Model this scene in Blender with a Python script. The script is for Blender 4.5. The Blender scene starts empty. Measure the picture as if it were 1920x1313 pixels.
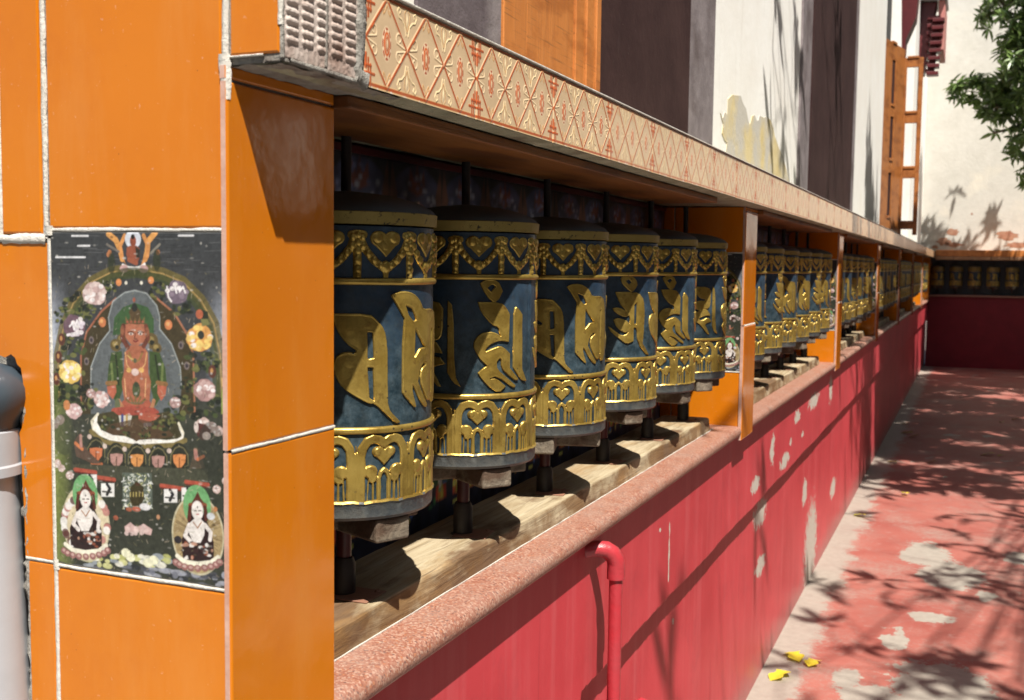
import bpy, bmesh, math, random
import numpy as np
from mathutils import Vector, Matrix
random.seed(7); RNG = np.random.RandomState(11)
C = bpy.context.scene.collection
PI = math.pi
S = 0.65            # metres per scene unit (distance camera - pillar face = 1 unit)
ZF = 2.47           # floor is this many units below the eye
# ------------------------------------------------------------------ camera (solved from the photo's vanishing points)
CX, CY = 960.0, 656.5
VY, VX = (1826.0, 505.0), (-4040.0, 432.0)
FPX = math.sqrt(-((VY[0]-CX)*(VX[0]-CX)+(VY[1]-CY)*(VX[1]-CY)))
_y = np.array([VY[0]-CX, VY[1]-CY, FPX]); _y /= np.linalg.norm(_y)
_x = -np.array([VX[0]-CX, VX[1]-CY, FPX]); _x /= np.linalg.norm(_x)
RM = np.stack([_x, _y, np.cross(_x, _y)], 1)
def W(x, y, z): return Vector((x*S, y*S, (z+ZF)*S))
cam = bpy.data.cameras.new('camera'); co = bpy.data.objects.new('camera', cam); C.objects.link(co)
M = Matrix.Identity(4)
for i in range(3):
    M[i][0] = RM[0, i]; M[i][1] = -RM[1, i]; M[i][2] = -RM[2, i]
M.translation = W(0, 0, 0); co.matrix_world = M
cam.sensor_width = 36; cam.lens = FPX/1920*36; cam.clip_start = 0.02; cam.clip_end = 500
cam.dof.use_dof = True; cam.dof.focus_distance = 1.7; cam.dof.aperture_fstop = 11
sc = bpy.context.scene; sc.camera = co
# ------------------------------------------------------------------ world and sun
SUN = Vector((0.3143, -0.404, 0.8600)).normalized()      # towards the sun
w = bpy.data.worlds.new('World'); sc.world = w; w.use_nodes = True
nt = w.node_tree; bg = nt.nodes['Background']
sky = nt.nodes.new('ShaderNodeTexSky'); sky.sky_type = 'NISHITA'; sky.sun_disc = False
sky.sun_elevation = math.asin(SUN.z); sky.sun_rotation = math.atan2(SUN.x, SUN.y)
sky.dust_density = 1.5; sky.altitude = 200
nt.links.new(sky.outputs[0], bg.inputs[0]); bg.inputs[1].default_value = 0.05
sl = bpy.data.lights.new('sun', 'SUN'); sl.energy = 5.0; sl.angle = math.radians(0.5); sl.color = (1, .945, .86)
so = bpy.data.objects.new('sun', sl); C.objects.link(so)
so.rotation_euler = SUN.to_track_quat('Z', 'Y').to_euler(); so.location = (3, -3, 8)
sc.view_settings.view_transform = 'Standard'; sc.view_settings.look = 'None'
sc.view_settings.exposure = 0.9; sc.view_settings.gamma = 1
try: sc.cycles.max_bounces = 8; sc.cycles.sample_clamp_indirect = 6
except Exception: pass

# ------------------------------------------------------------------ node helpers
def newmat(name, col=(.5,.5,.5), rough=.6, metal=0.0, spec=.5):
    m = bpy.data.materials.new(name); m.use_nodes = True
    b = m.node_tree.nodes['Principled BSDF']
    b.inputs['Base Color'].default_value = (*col, 1); b.inputs['Roughness'].default_value = rough
    b.inputs['Metallic'].default_value = metal; b.inputs['Specular IOR Level'].default_value = spec
    return m, m.node_tree, b
class N:
    def __init__(s, nt): s.nt = nt
    def node(s, t, **k):
        n = s.nt.nodes.new(t)
        for a, v in k.items(): setattr(n, a, v)
        return n
    def put(s, sock, v):
        if hasattr(v, 'links') or isinstance(v, bpy.types.NodeSocket): s.nt.links.new(v, sock)
        elif isinstance(v, (tuple, list)) and len(v) == 3 and sock.type == 'RGBA': sock.default_value = (*v, 1)
        else: sock.default_value = v
    def coord(s, kind='Object', scale=(1,1,1)):
        t = s.node('ShaderNodeTexCoord'); m = s.node('ShaderNodeMapping'); m.inputs['Scale'].default_value = scale
        s.nt.links.new(t.outputs[kind], m.inputs['Vector']); return m.outputs[0]
    def pos(s, scale=(1,1,1)):
        t = s.node('ShaderNodeNewGeometry'); m = s.node('ShaderNodeMapping'); m.inputs['Scale'].default_value = scale
        s.nt.links.new(t.outputs['Position'], m.inputs['Vector']); return m.outputs[0]
    def noise(s, vec, scale=5, detail=4, rough=.55, dist=0):
        n = s.node('ShaderNodeTexNoise'); s.put(n.inputs['Vector'], vec); n.inputs['Scale'].default_value = scale
        n.inputs['Detail'].default_value = detail; n.inputs['Roughness'].default_value = rough; n.inputs['Distortion'].default_value = dist
        return n.outputs['Fac']
    def voro(s, vec, scale=5, feature='F1', out='Distance'):
        n = s.node('ShaderNodeTexVoronoi', feature=feature); s.put(n.inputs['Vector'], vec); n.inputs['Scale'].default_value = scale
        return n.outputs[out]
    def ramp(s, f, stops, interp='LINEAR'):
        n = s.node('ShaderNodeValToRGB'); cr = n.color_ramp; cr.interpolation = interp
        while len(cr.elements) < len(stops): cr.elements.new(.5)
        for e, (p, c) in zip(cr.elements, stops):
            e.position = p; e.color = (*c, 1) if isinstance(c, tuple) else (c, c, c, 1)
        s.put(n.inputs[0], f); return n.outputs[0]
    def math(s, op, a, b=0.0, clamp=False):
        n = s.node('ShaderNodeMath', operation=op, use_clamp=clamp); s.put(n.inputs[0], a); s.put(n.inputs[1], b); return n.outputs[0]
    def mix(s, f, a, b, mode='MIX'):
        n = s.node('ShaderNodeMix', data_type='RGBA', blend_type=mode)
        s.put(n.inputs[0], f); s.put(n.inputs[6], a); s.put(n.inputs[7], b); return n.outputs[2]
    def bump(s, h, strength=.3, dist=.01):
        n = s.node('ShaderNodeBump'); s.put(n.inputs['Height'], h); n.inputs['Strength'].default_value = strength
        n.inputs['Distance'].default_value = dist; return n.outputs[0]
    def sep(s, v):
        n = s.node('ShaderNodeSeparateXYZ'); s.put(n.inputs[0], v); return n.outputs
def blob(n, sx, sz, cx, cz, rx, rz, nz, amp=.9):
    """1 inside a ragged patch centred at cx, cz (sockets sx, sz are position)"""
    a = n.math('DIVIDE', n.math('SUBTRACT', sx, cx), rx); b = n.math('DIVIDE', n.math('SUBTRACT', sz, cz), rz)
    d = n.math('SQRT', n.math('ADD', n.math('MULTIPLY', a, a), n.math('MULTIPLY', b, b)))
    d = n.math('ADD', d, n.math('MULTIPLY', n.math('SUBTRACT', nz, .5), amp))
    return n.math('LESS_THAN', d, 1.0)

# ------------------------------------------------------------------ materials
MT = {}
def m_tile():
    m, t, b = newmat('orange_glaze', (.82,.2,.008), .07); n = N(t)
    p = n.pos(); f = n.noise(p, 3, 3); f2 = n.noise(p, 55, 2)
    c = n.mix(f, (.49,.132,.004), (.61,.192,.008)); sp = n.ramp(n.noise(p, 160, 2), [(.70, 0.0), (.78, 1.0)])
    c = n.mix(n.math('MULTIPLY', sp, .22), c, (.75,.55,.4))
    g = n.ramp(n.noise(p, 9, 6, .7), [(.50,0.0),(.75,1.0)]); c = n.mix(n.math('MULTIPLY', g, .26), c, (.42,.10,.008))
    dv = n.ramp(n.noise(n.pos((9,9,1.6)), 1.4, 6, .7), [(.50,0.0),(.78,1.0)]); c = n.mix(n.math('MULTIPLY', dv, .16), c, (.62,.36,.14))
    sk = n.ramp(n.voro(p, 34), [(.012,1.0),(.03,0.0)]); c = n.mix(n.math('MULTIPLY', sk, .7), c, (.12,.04,.01))
    n.put(b.inputs['Base Color'], c)
    n.put(b.inputs['Roughness'], n.math('ADD', n.math('ADD', n.math('MULTIPLY', g, .12), n.math('MULTIPLY', dv, .16)), .09))
    h = n.math('ADD', n.noise(p, 38, 2), n.math('MULTIPLY', f2, .4)); n.put(b.inputs['Normal'], n.bump(h, .045, .004)); return m
def m_rough(name, c1, c2, scale=20, rough=.85, bump=.4, bd=.004, c3=None, t3=.55):
    m, t, b = newmat(name, c1, rough); n = N(t); p = n.pos()
    f = n.noise(p, scale, 6, .65); c = n.mix(n.ramp(f, [(.3,0.0),(.7,1.0)]), c1, c2)
    if c3: c = n.mix(n.ramp(n.noise(p, scale*.35, 4, .6), [(t3,0.0),(t3+.15,1.0)]), c, c3)
    n.put(b.inputs['Base Color'], c); n.put(b.inputs['Normal'], n.bump(n.noise(p, scale*4, 5, .7), bump, bd)); return m
def m_gold():
    m, t, b = newmat('gold_leaf', (.6,.42,.1), .33, .7); n = N(t); p = n.coord()
    f = n.noise(p, 14, 5, .6)
    c = n.mix(n.ramp(f, [(.35,0.0),(.65,1.0)]), (.40,.265,.052), (.57,.405,.105))
    tz = n.ramp(n.noise(p, 22, 6, .75), [(.47,0.0),(.66,1.0)]); c = n.mix(n.math('MULTIPLY', tz, .55), c, (.20,.115,.022))
    d = n.ramp(n.noise(p, 60, 4, .7), [(.58,0.0),(.70,1.0)])
    c = n.mix(n.math('MULTIPLY', d, .55), c, (.16,.075,.02))
    sp = n.ramp(n.voro(p, 75), [(.10,1.0),(.16,0.0)]); gate = n.ramp(n.noise(p, 13, 2), [(.5,0.0),(.6,1.0)])
    k = n.math('MULTIPLY', sp, gate); c = n.mix(k, c, (.03,.02,.012))
    n.put(b.inputs['Base Color'], c); n.put(b.inputs['Metallic'], n.math('SUBTRACT', .68, n.math('MULTIPLY', k, .6)))
    n.put(b.inputs['Roughness'], n.math('ADD', n.math('MULTIPLY', n.noise(p, 40, 3), .22), .24))
    n.put(b.inputs['Normal'], n.bump(n.noise(p, 60, 3, .6), .25, .003)); return m
def m_bandgold():
    m, t, b = newmat('worn_gold_band', (.4,.3,.1), .5, .45); n = N(t); p = n.coord()
    f = n.noise(p, 30, 6, .7); c = n.mix(f, (.25,.19,.05), (.40,.31,.10))
    k = n.ramp(n.noise(p, 95, 5, .75), [(.56,0.0),(.62,1.0)]); gate = n.ramp(n.noise(p, 12, 2), [(.48,0.0),(.6,1.0)])
    k = n.math('MULTIPLY', k, gate); c = n.mix(k, c, (.03,.022,.015)); n.put(b.inputs['Base Color'], c)
    n.put(b.inputs['Normal'], n.bump(n.math('SUBTRACT', f, k), .4, .003)); return m
def m_blue():
    m, t, b = newmat('blue_enamel', (.04,.08,.14), .36); n = N(t); p = n.coord(); z = n.sep(p)[2]
    f = n.noise(p, 11, 7, .7); c = n.mix(n.ramp(f, [(.35,0.0),(.68,1.0)]), (.009,.021,.040), (.042,.074,.115))
    fine = n.ramp(n.noise(p, 70, 6, .75), [(.45,0.0),(.62,1.0)]); c = n.mix(n.math('MULTIPLY', fine, .55), c, (.012,.020,.028))
    low = n.math('MULTIPLY', n.ramp(n.math('ADD', n.math('MULTIPLY', z, -2.6), n.math('MULTIPLY', n.noise(p, 25, 5, .7), .45)), [(.34,0.0),(.62,1.0)]), .75)
    c = n.mix(low, c, n.mix(n.ramp(n.noise(p, 45, 6, .8), [(.42,0.0),(.66,1.0)]), (.008,.018,.020), (.055,.085,.10)))
    n.put(b.inputs['Base Color'], c); n.put(b.inputs['Roughness'], n.math('ADD', n.math('MULTIPLY', fine, .25), .32))
    n.put(b.inputs['Normal'], n.bump(n.noise(p, 35, 5, .6), .3, .002)); return m
def m_wood(name, c1, c2, c3, sc_=(14,1.2,14), rough=.75):
    m, t, b = newmat(name, c1, rough); n = N(t); p = n.pos(sc_)
    f = n.noise(p, 3, 7, .68, .8); c = n.mix(n.ramp(f, [(.32,0.0),(.62,1.0)]), c1, c2)
    st = n.ramp(n.noise(n.pos((5,1.6,5)), 2.3, 5, .6), [(.50,0.0),(.60,1.0)]); c = n.mix(n.math('MULTIPLY', st, .85), c, c3)
    if name == 'weathered_timber':
        zz_ = n.sep(n.pos())[2]; fr = n.math('LESS_THAN', zz_, (ZF-.7065)*S); br_ = n.ramp(n.noise(n.pos((3,2.6,3)), 3.0, 6, .65), [(.44,0.0),(.58,1.0)]); c = n.mix(n.math('MULTIPLY', n.math('MULTIPLY', fr, br_), .8), c, (.15,.075,.022))
        bk = n.ramp(n.noise(n.pos((6,2.2,6)), 2.0, 5, .6), [(.52,0.0),(.62,1.0)]); c = n.mix(n.math('MULTIPLY', bk, .45), c, (.30,.17,.06))
    li = n.ramp(n.noise(n.pos((60,2,60)), 3, 3), [(.30,0.0),(.42,1.0)]); c = n.mix(n.math('MULTIPLY', n.math('SUBTRACT', 1.0, li), .5), c, (.05,.03,.018))
    n.put(b.inputs['Base Color'], c); n.put(b.inputs['Normal'], n.bump(f, .6, .006)); return m
def m_granite():
    m, t, b = newmat('red_granite', (.4,.15,.1), .42); n = N(t); p = n.pos()
    v = n.voro(p, 330, out='Color'); vs = n.sep(v)[0]
    c = n.ramp(vs, [(0.0,(.23,.085,.055)),(.35,(.28,.12,.08)),(.6,(.33,.17,.12)),(.78,(.40,.25,.19)),(.9,(.13,.06,.05)),(1.0,(.36,.14,.07))])
    c = n.mix(n.math('MULTIPLY', n.ramp(n.noise(p, 14, 5, .6), [(.4,0.0),(.7,1.0)]), .35), c, (.32,.23,.19))
    n.put(b.inputs['Base Color'], c); n.put(b.inputs['Normal'], n.bump(vs, .25, .0015)); n.put(b.inputs['Roughness'], n.math('ADD', .34, n.math('MULTIPLY', n.noise(p,20,4), .25))); return m
def m_redwall(patches):
    m, t, b = newmat('red_wall_paint', (.6,.05,.05), .55); n = N(t); P = n.pos(); s = n.sep(P)
    nz = n.noise(P, 28, 6, .7); streak = n.noise(n.pos((1,9,.55)), 2.2, 4, .6)
    c = n.mix(n.ramp(n.noise(P, 2.2, 5, .6), [(.35,0.0),(.65,1.0)]), (.44,.030,.040), (.56,.050,.064))
    c = n.mix(n.math('MULTIPLY', n.ramp(streak, [(.5,0.0),(.75,1.0)]), .38), c, (.60,.14,.15))
    low = n.ramp(s[2], [(0.0,1.0),(.55,0.0)]); c = n.mix(n.math('MULTIPLY', low, .35), c, (.58,.13,.13))
    foot = n.math('MULTIPLY', n.ramp(n.math('ADD', s[2], n.math('MULTIPLY', n.math('SUBTRACT', n.noise(P, 9, 6, .75), .5), .22)), [(.02,1.0),(.13,0.0)]), .55); c = n.mix(foot, c, (.26,.15,.13))
    smud = n.ramp(n.noise(n.pos((3,3,3)), 2.0, 7, .75), [(.54,0.0),(.70,1.0)]); c = n.mix(n.math('MULTIPLY', smud, .35), c, (.34,.035,.05))
    dark = n.ramp(n.noise(n.pos((1,14,.8)), 2.0, 3), [(.66,0.0),(.74,1.0)]); c = n.mix(n.math('MULTIPLY', dark, .5), c, (.30,.02,.03))
    chips = n.ramp(n.noise(n.pos((6,30,5)), 2.0, 6, .75), [(.715,0.0),(.725,1.0)])
    mask = n.math('MULTIPLY', chips, n.ramp(n.math('MULTIPLY', s[1], .3), [(.7,0.0),(1.0,1.0)]))
    for (y, z, ry, rz) in patches:
        mask = n.math('MAXIMUM', mask, blob(n, s[1], s[2], y*S, (z+ZF)*S, ry*S*.72, rz*S*.72, nz, 3.2))
    pc = n.mix(n.noise(P, 60, 5, .7), (.36,.32,.27), (.62,.58,.50)); c = n.mix(mask, c, pc)
    n.put(b.inputs['Base Color'], c); n.put(b.inputs['Roughness'], n.math('ADD', .48, n.math('MULTIPLY', mask, .35)))
    h = n.math('SUBTRACT', n.math('MULTIPLY', n.noise(P, 18, 6, .65), .5), n.math('MULTIPLY', mask, .8))
    n.put(b.inputs['Normal'], n.bump(h, .35, .005)); return m
def m_floor():
    m, t, b = newmat('worn_red_floor', (.4,.1,.08), .8); n = N(t); P = n.pos(); s = n.sep(P)
    nz = n.math('ADD', n.math('MULTIPLY', n.noise(P, 6, 8, .7), .62), n.math('MULTIPLY', n.noise(P, 38, 7, .8), .38))
    red = n.mix(n.ramp(n.noise(P, 1.6, 6, .65), [(.3,0.0),(.7,1.0)]), (.235,.056,.042), (.33,.115,.088))
    red = n.mix(n.ramp(n.noise(n.pos((1,1,1)), 14, 7, .75), [(.56,0.0),(.7,.8)]), red, (.30,.17,.145))
    con = n.mix(n.noise(P, 26, 7, .7), (.20,.18,.15), (.36,.33,.28))
    g = n.ramp(n.noise(n.pos((1.1,.8,1)), 1.7, 7, .62, .4), [(.64,0.0),(.655,1.0)])
    # concrete strip along the wall foot (x from -0.68 m to about -0.5 m), ragged
    sd = n.math('ADD', s[0], n.math('MULTIPLY', n.math('SUBTRACT', n.noise(P, 4.5, 9, .78), .5), .42))
    e = n.ramp(n.math('MULTIPLY', n.math('ADD', sd, .79), 2.0), [(.26,1.0),(.60,0.0)])
    e = n.ramp(n.math('ADD', n.math('MULTIPLY', e, .62), n.math('MULTIPLY', n.noise(P, 55, 8, .8), .55)), [(.42,0.0),(.62,1.0)])
    mask = n.math('MAXIMUM', g, n.math('MULTIPLY', e, .9))
    wear = n.ramp(n.math('ADD', n.math('MULTIPLY', n.noise(P, 2.2, 5, .6), .6), n.math('MULTIPLY', n.noise(P, 42, 9, .85), .6)), [(.60,0.0),(.74,1.0)])
    mask = n.math('MAXIMUM', mask, n.math('MULTIPLY', wear, .5))
    for (x, y, rx, ry) in [fbox(*q) for q in ((1688,1782,1016,1064),(1716,1844,1052,1104),(1660,1706,1192,1219),(1655,1860,1240,1340),(1570,1720,1285,1350),(1880,1960,1035,1060),(1700,1790,1150,1172),(1560,1620,1255,1290))]:
        mask = n.math('MAXIMUM', mask, blob(n, s[0], s[1], x*S, y*S, rx*S, ry*S, nz, 3.4))
    c = n.mix(mask, red, con)
    c = n.mix(n.math('MULTIPLY', n.ramp(n.noise(P, 3.5, 7, .7), [(.5,0.0),(.75,1.0)]), .35), c, (.20,.13,.11))
    wob = n.math('MULTIPLY', n.math('SUBTRACT', n.noise(P, 1.5, 6, .7), .5), .5)
    outer = n.math('MAXIMUM', n.math('GREATER_THAN', n.math('ADD', s[0], wob), 1.75*S), n.math('LESS_THAN', n.math('ADD', s[1], wob), 4.0*S))  # outer floor, out of view, coloured grey to neutralise its bounce light
    c = n.mix(outer, c, n.mix(n.noise(P, 20, 7, .7), (.17,.165,.155), (.27,.26,.24)))
    grit = n.ramp(n.voro(P, 60), [(.05,1.0),(.11,0.0)]); c = n.mix(n.math('MULTIPLY', grit, .35), c, (.12,.10,.085))
    n.put(b.inputs['Base Color'], c); n.put(b.inputs['Roughness'], .72)
    n.put(b.inputs['Normal'], n.bump(n.math('ADD', n.noise(P, 30, 8, .7), n.math('MULTIPLY', mask, -.4)), .35, .006)); return m
def m_vcol(name, rough=.12, spec=.5, bump=.05, grime=.0, gc=(.3,.26,.2)):
    m, t, b = newmat(name, (.5,.5,.5), rough, 0, spec); n = N(t)
    a = n.node('ShaderNodeVertexColor', layer_name='paint'); p = n.pos()
    c = a.outputs['Color']
    if grime: c = n.mix(n.math('MULTIPLY', n.ramp(n.noise(p, 24, 6, .7), [(.48,0.0),(.7,1.0)]), grime), c, gc)
    n.put(b.inputs['Base Color'], c); n.put(b.inputs['Normal'], n.bump(n.noise(p, 50, 4), bump, .003)); return m
def m_white():
    m, t, b = newmat('whitewash', (.78,.76,.70), .8); n = N(t); p = n.pos()
    c = n.mix(n.ramp(n.noise(p, 2.5, 6, .65), [(.35,0.0),(.75,1.0)]), (.86,.85,.81), (.79,.76,.70))
    c = n.mix(n.math('MULTIPLY', n.ramp(n.noise(n.pos((3,9,1)), 2, 6, .7), [(.56,0.0),(.75,1.0)]), .3), c, (.55,.50,.42))
    n.put(b.inputs['Base Color'], c); n.put(b.inputs['Normal'], n.bump(n.noise(p, 22, 6, .65), .25, .008)); return m
def m_purple():
    m, t, b = newmat('dark_maroon_plaster', (.07,.035,.04), .85, 0, .2); n = N(t); p = n.pos()
    c = n.mix(n.ramp(n.noise(p, 3, 6, .7), [(.35,0.0),(.7,1.0)]), (.028,.011,.011), (.052,.025,.023))
    sp = n.ramp(n.voro(p, 26), [(.02,1.0),(.045,0.0)]); c = n.mix(n.math('MULTIPLY', sp, .6), c, (.2,.17,.16))
    st = n.ramp(n.noise(n.pos((14,14,2.5)), 1.5, 6, .75), [(.60,0.0),(.72,1.0)]); c = n.mix(n.math('MULTIPLY', st, .18), c, (.10,.07,.07))
    n.put(b.inputs['Base Color'], c); n.put(b.inputs['Normal'], n.bump(n.noise(p, 30, 5, .6), .3, .006)); return m
def m_leaf(name, c1, c2, rough=.38):
    m, t, b = newmat(name, c1, rough); n = N(t)
    i = n.node('ShaderNodeNewGeometry'); r = i.outputs['Random Per Island']
    n.put(b.inputs['Base Color'], n.ramp(r, [(0.0,c1),(.55,tuple((x+y)/2 for x,y in zip(c1,c2))),(1.0,c2)]))
    tr = n.node('ShaderNodeBsdfTranslucent'); n.put(tr.inputs[0], tuple(min(1,x*1.6) for x in c2))
    mx = n.node('ShaderNodeMixShader'); mx.inputs[0].default_value = .22
    t.links.new(b.outputs[0], mx.inputs[1]); t.links.new(tr.outputs[0], mx.inputs[2])
    t.links.new(mx.outputs[0], t.nodes['Material Output'].inputs[0]); return m
def pbox(x0, x1, y0, y1, X):
    f = lambda px, py: (lambda v: v*X/v[0])(RM.T @ np.array([px-CX, py-CY, FPX]))
    a, b = f(x0, (y0+y1)/2), f(x1, (y0+y1)/2); c, d = f((x0+x1)/2, y0), f((x0+x1)/2, y1)
    return ((a[1]+b[1])/2, (c[2]+d[2])/2, abs(b[1]-a[1])/2, abs(c[2]-d[2])/2)
def fbox(x0, x1, y0, y1):
    f = lambda px, py: (lambda v: v*(-ZF)/v[2])(RM.T @ np.array([px-CX, py-CY, FPX]))
    m = (x0+x1)/2, (y0+y1)/2; a, b, c, d = f(x0, m[1]), f(x1, m[1]), f(m[0], y0), f(m[0], y1)
    return ((a[0]+b[0])/2, (c[1]+d[1])/2, abs(b[0]-a[0])/2, abs(c[1]-d[1])/2)
XU, XL = -1.05, -1.088
PATCHES = [pbox(*q, XU) for q in ((1407,1426,888,930),(1443,1453,804,880),(1460,1482,847,883),(1489,1501,766,797),(1514,1537,732,770),(1480,1485,820,840),(1235,1240,988,1001),(1502,1507,808,822),(1253,1256,960,1110),(1554,1561,700,760))]+\
          [pbox(*q, XL) for q in ((1412,1444,930,995),(1417,1441,1038,1086),(1506,1517,895,955),(1508,1536,925,1120),(1558,1570,893,938),(1265,1269,1155,1175))]
MT['tile'] = m_tile()
MT['terracotta'] = m_rough('terracotta_biscuit', (.42,.22,.16), (.55,.36,.29), 30, .9, .4, .002)
MT['ribback'] = m_rough('bare_tile_back', (.44,.35,.30), (.58,.50,.45), 26, .9, .5, .003, (.30,.20,.16))
MT['grout'] = m_rough('white_grout', (.52,.49,.43), (.70,.67,.61), 60, .9, .8, .003)
MT['mortar'] = m_rough('grey_mortar', (.22,.205,.18), (.38,.36,.32), 40, .95, 1.0, .006, (.16,.13,.11))
MT['soffit_con'] = m_rough('mossy_concrete', (.24,.24,.16), (.44,.43,.32), 18, .95, .8, .006, (.15,.11,.08))
MT['concrete'] = m_rough('plain_concrete', (.30,.28,.25), (.42,.40,.36), 12, .95, .6, .006)
MT['gold'] = m_gold(); MT['band'] = m_bandgold(); MT['blue'] = m_blue()
MT['lid'] = m_rough('dark_lid_paint', (.045,.065,.080), (.080,.105,.125), 16, .55, .2, .002)
MT['rim'] = m_rough('tarnished_rim', (.030,.040,.048), (.105,.105,.095), 34, .45, .5, .003, (.03,.04,.05))
MT['iron'] = m_rough('dark_iron', (.012,.010,.010), (.035,.026,.022), 30, .5, .2, .002)
MT['rodred'] = m_rough('maroon_rod_paint', (.10,.012,.012), (.05,.012,.012), 12, .4, .2, .002)
MT['rust'] = m_rough('rusty_plate', (.30,.14,.08), (.20,.10,.07), 40, .6, .4, .002)
MT['wood'] = m_wood('weathered_timber', (.24,.175,.095), (.43,.36,.24), (.10,.045,.016))
MT['handle'] = m_wood('worn_handle_wood', (.10,.080,.058), (.22,.18,.13), (.07,.035,.018), (20,20,20))
MT['underwood'] = m_rough('red_brown_underside', (.10,.022,.014), (.05,.014,.010), 8, .6, .3, .003)
MT['soffit'] = m_wood('varnished_soffit', (.17,.058,.010), (.23,.085,.015), (.11,.035,.007), (12,1,12), .5)
MT['granite'] = m_granite(); MT['redwall'] = m_redwall(PATCHES); MT['floor'] = m_floor()
MT['white'] = m_white(); MT['purple'] = m_purple()
MT['fadedpurple'] = m_rough('sun_faded_maroon', (.070,.050,.058), (.125,.10,.11), 10, .85, .5, .006, (.21,.18,.185), .50)
MT['endwhite'] = m_rough('aged_whitewash', (.50,.48,.43), (.58,.56,.51), 5, .85, .4, .01, (.62,.58,.50))
MT['greyband'] = m_rough('faded_purple_band', (.13,.105,.11), (.25,.215,.22), 9, .85, .5, .006, (.10,.075,.075), .52)
MT['orangewood'] = m_wood('orange_window_wood', (.46,.155,.035), (.55,.20,.05), (.38,.12,.025), (8,8,1), .45)
MT['casewood'] = m_wood('brown_orange_casement', (.30,.10,.022), (.38,.14,.035), (.22,.07,.015), (8,8,1), .45)
MT['yellowpl'] = m_rough('exposed_yellow_plaster', (.56,.44,.20), (.66,.56,.33), 9, .9, .6, .006, (.50,.47,.41), .42)
MT['maroon'] = m_rough('maroon_paint', (.11,.012,.014), (.075,.009,.011), 8, .45, .2, .003)
MT['pipegrey'] = m_rough('grey_pvc', (.33,.345,.37), (.40,.415,.44), 8, .35, .1, .002)
MT['pipedark'] = m_rough('dark_grey_pvc', (.04,.055,.07), (.06,.08,.10), 10, .35, .1, .002)
MT['pipered'] = m_rough('red_painted_pipe', (.42,.022,.032), (.36,.04,.05), 14, .33, .5, .004, (.30,.045,.05))
MT['ledge'] = m_vcol('ledge_tile_glaze', .22, .5, .05, .25, (.46,.33,.20))
MT['thangka'] = m_vcol('painted_tile_glaze', .16, .4, .08)
MT['mural'] = m_vcol('mural_paint', .5, .4, .1, .15, (.02,.02,.02))
MT['leaf'] = m_leaf('mango_leaf', (.022,.048,.012), (.18,.27,.08), .28); MT['bark'] = m_rough('bark', (.10,.075,.05), (.20,.16,.12), 14, .95, 1, .02)
MT['yleaf'] = m_leaf('fallen_leaf', (.62,.46,.03), (.75,.66,.06), .5)
MT['dleaf'] = m_leaf('dry_leaf', (.20,.13,.03), (.36,.25,.05), .6)
MT['black'] = m_rough('dark_interior', (.012,.010,.010), (.02,.018,.018), 5, .8, .1, .002)
MT['glass'] = newmat('window_glass', (.55,.58,.60), .12)[0]
MT['trimwhite'] = newmat('white_trim', (.7,.7,.68), .5)[0]

# ------------------------------------------------------------------ object helpers
def tag(o, label=None, cat=None, group=None, kind=None):
    if label: o['label'] = label
    if cat: o['category'] = cat
    if group: o['group'] = group
    if kind: o['kind'] = kind
    return o
def empty(name, x, y, z, label, cat, group=None, rz=0):
    o = bpy.data.objects.new(name, None); C.objects.link(o); o.location = W(x, y, z); o.rotation_euler.z = rz
    o.empty_display_size = .05; return tag(o, label, cat, group)
def link(name, me, parent=None):
    o = bpy.data.objects.new(name, me); C.objects.link(o)
    if parent is not None: o.parent = parent
    return o
def mesh(name, v, f, mats, fm=None, smooth=False):
    """big meshes from arrays; f is a list of quads/tris arrays"""
    me = bpy.data.meshes.new(name); v = np.asarray(v, dtype=np.float32)
    me.vertices.add(len(v)); me.vertices.foreach_set('co', v.ravel())
    fs = f if isinstance(f, list) else [f]
    fs = [np.asarray(a, dtype=np.int32) for a in fs if len(a)]
    lt = np.concatenate([np.full(len(a), a.shape[1], dtype=np.int32) for a in fs]); li = np.concatenate([a.ravel() for a in fs])
    me.loops.add(len(li)); me.loops.foreach_set('vertex_index', li)
    me.polygons.add(len(lt)); ls = np.concatenate([[0], np.cumsum(lt)[:-1]]).astype(np.int32)
    me.polygons.foreach_set('loop_start', ls); me.polygons.foreach_set('loop_total', lt)
    if fm is not None: me.polygons.foreach_set('material_index', np.asarray(fm, dtype=np.int32))
    me.polygons.foreach_set('use_smooth', np.full(len(lt), smooth))
    me.update(calc_edges=True); me.validate()
    for m in (mats if isinstance(mats, (list, tuple)) else [mats]): me.materials.append(m)
    return me
def bmm(name, bm, mats, smooth=False):
    me = bpy.data.meshes.new(name); bmesh.ops.recalc_face_normals(bm, faces=bm.faces); bm.to_mesh(me); bm.free()
    for m in (mats if isinstance(mats, (list, tuple)) else [mats]): me.materials.append(m)
    if smooth:
        me.polygons.foreach_set('use_smooth', [True]*len(me.polygons))
        try: me.set_sharp_from_angle(angle=math.radians(38))
        except Exception: pass
    return me
def box(bm, a, b, bev=0, mi=0, off=(0,0,0), segs=2):
    """a, b opposite corners in units (x, y, z); local to off"""
    x0, x1 = sorted((a[0], b[0])); y0, y1 = sorted((a[1], b[1])); z0, z1 = sorted((a[2], b[2]))
    vs = [bm.verts.new(((x-off[0])*S, (y-off[1])*S, (z-off[2])*S)) for x in (x0, x1) for y in (y0, y1) for z in (z0, z1)]
    fs = [bm.faces.new([vs[i] for i in q]) for q in ((0,1,3,2),(4,6,7,5),(0,4,5,1),(2,3,7,6),(0,2,6,4),(1,5,7,3))]
    for f in fs: f.material_index = mi
    if bev:
        es = list({e for f in fs for e in f.edges})
        r = bmesh.ops.bevel(bm, geom=es, offset=bev*S, segments=segs, profile=.5, affect='EDGES')
        for f in r['faces']: f.material_index = mi
    return fs
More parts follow.
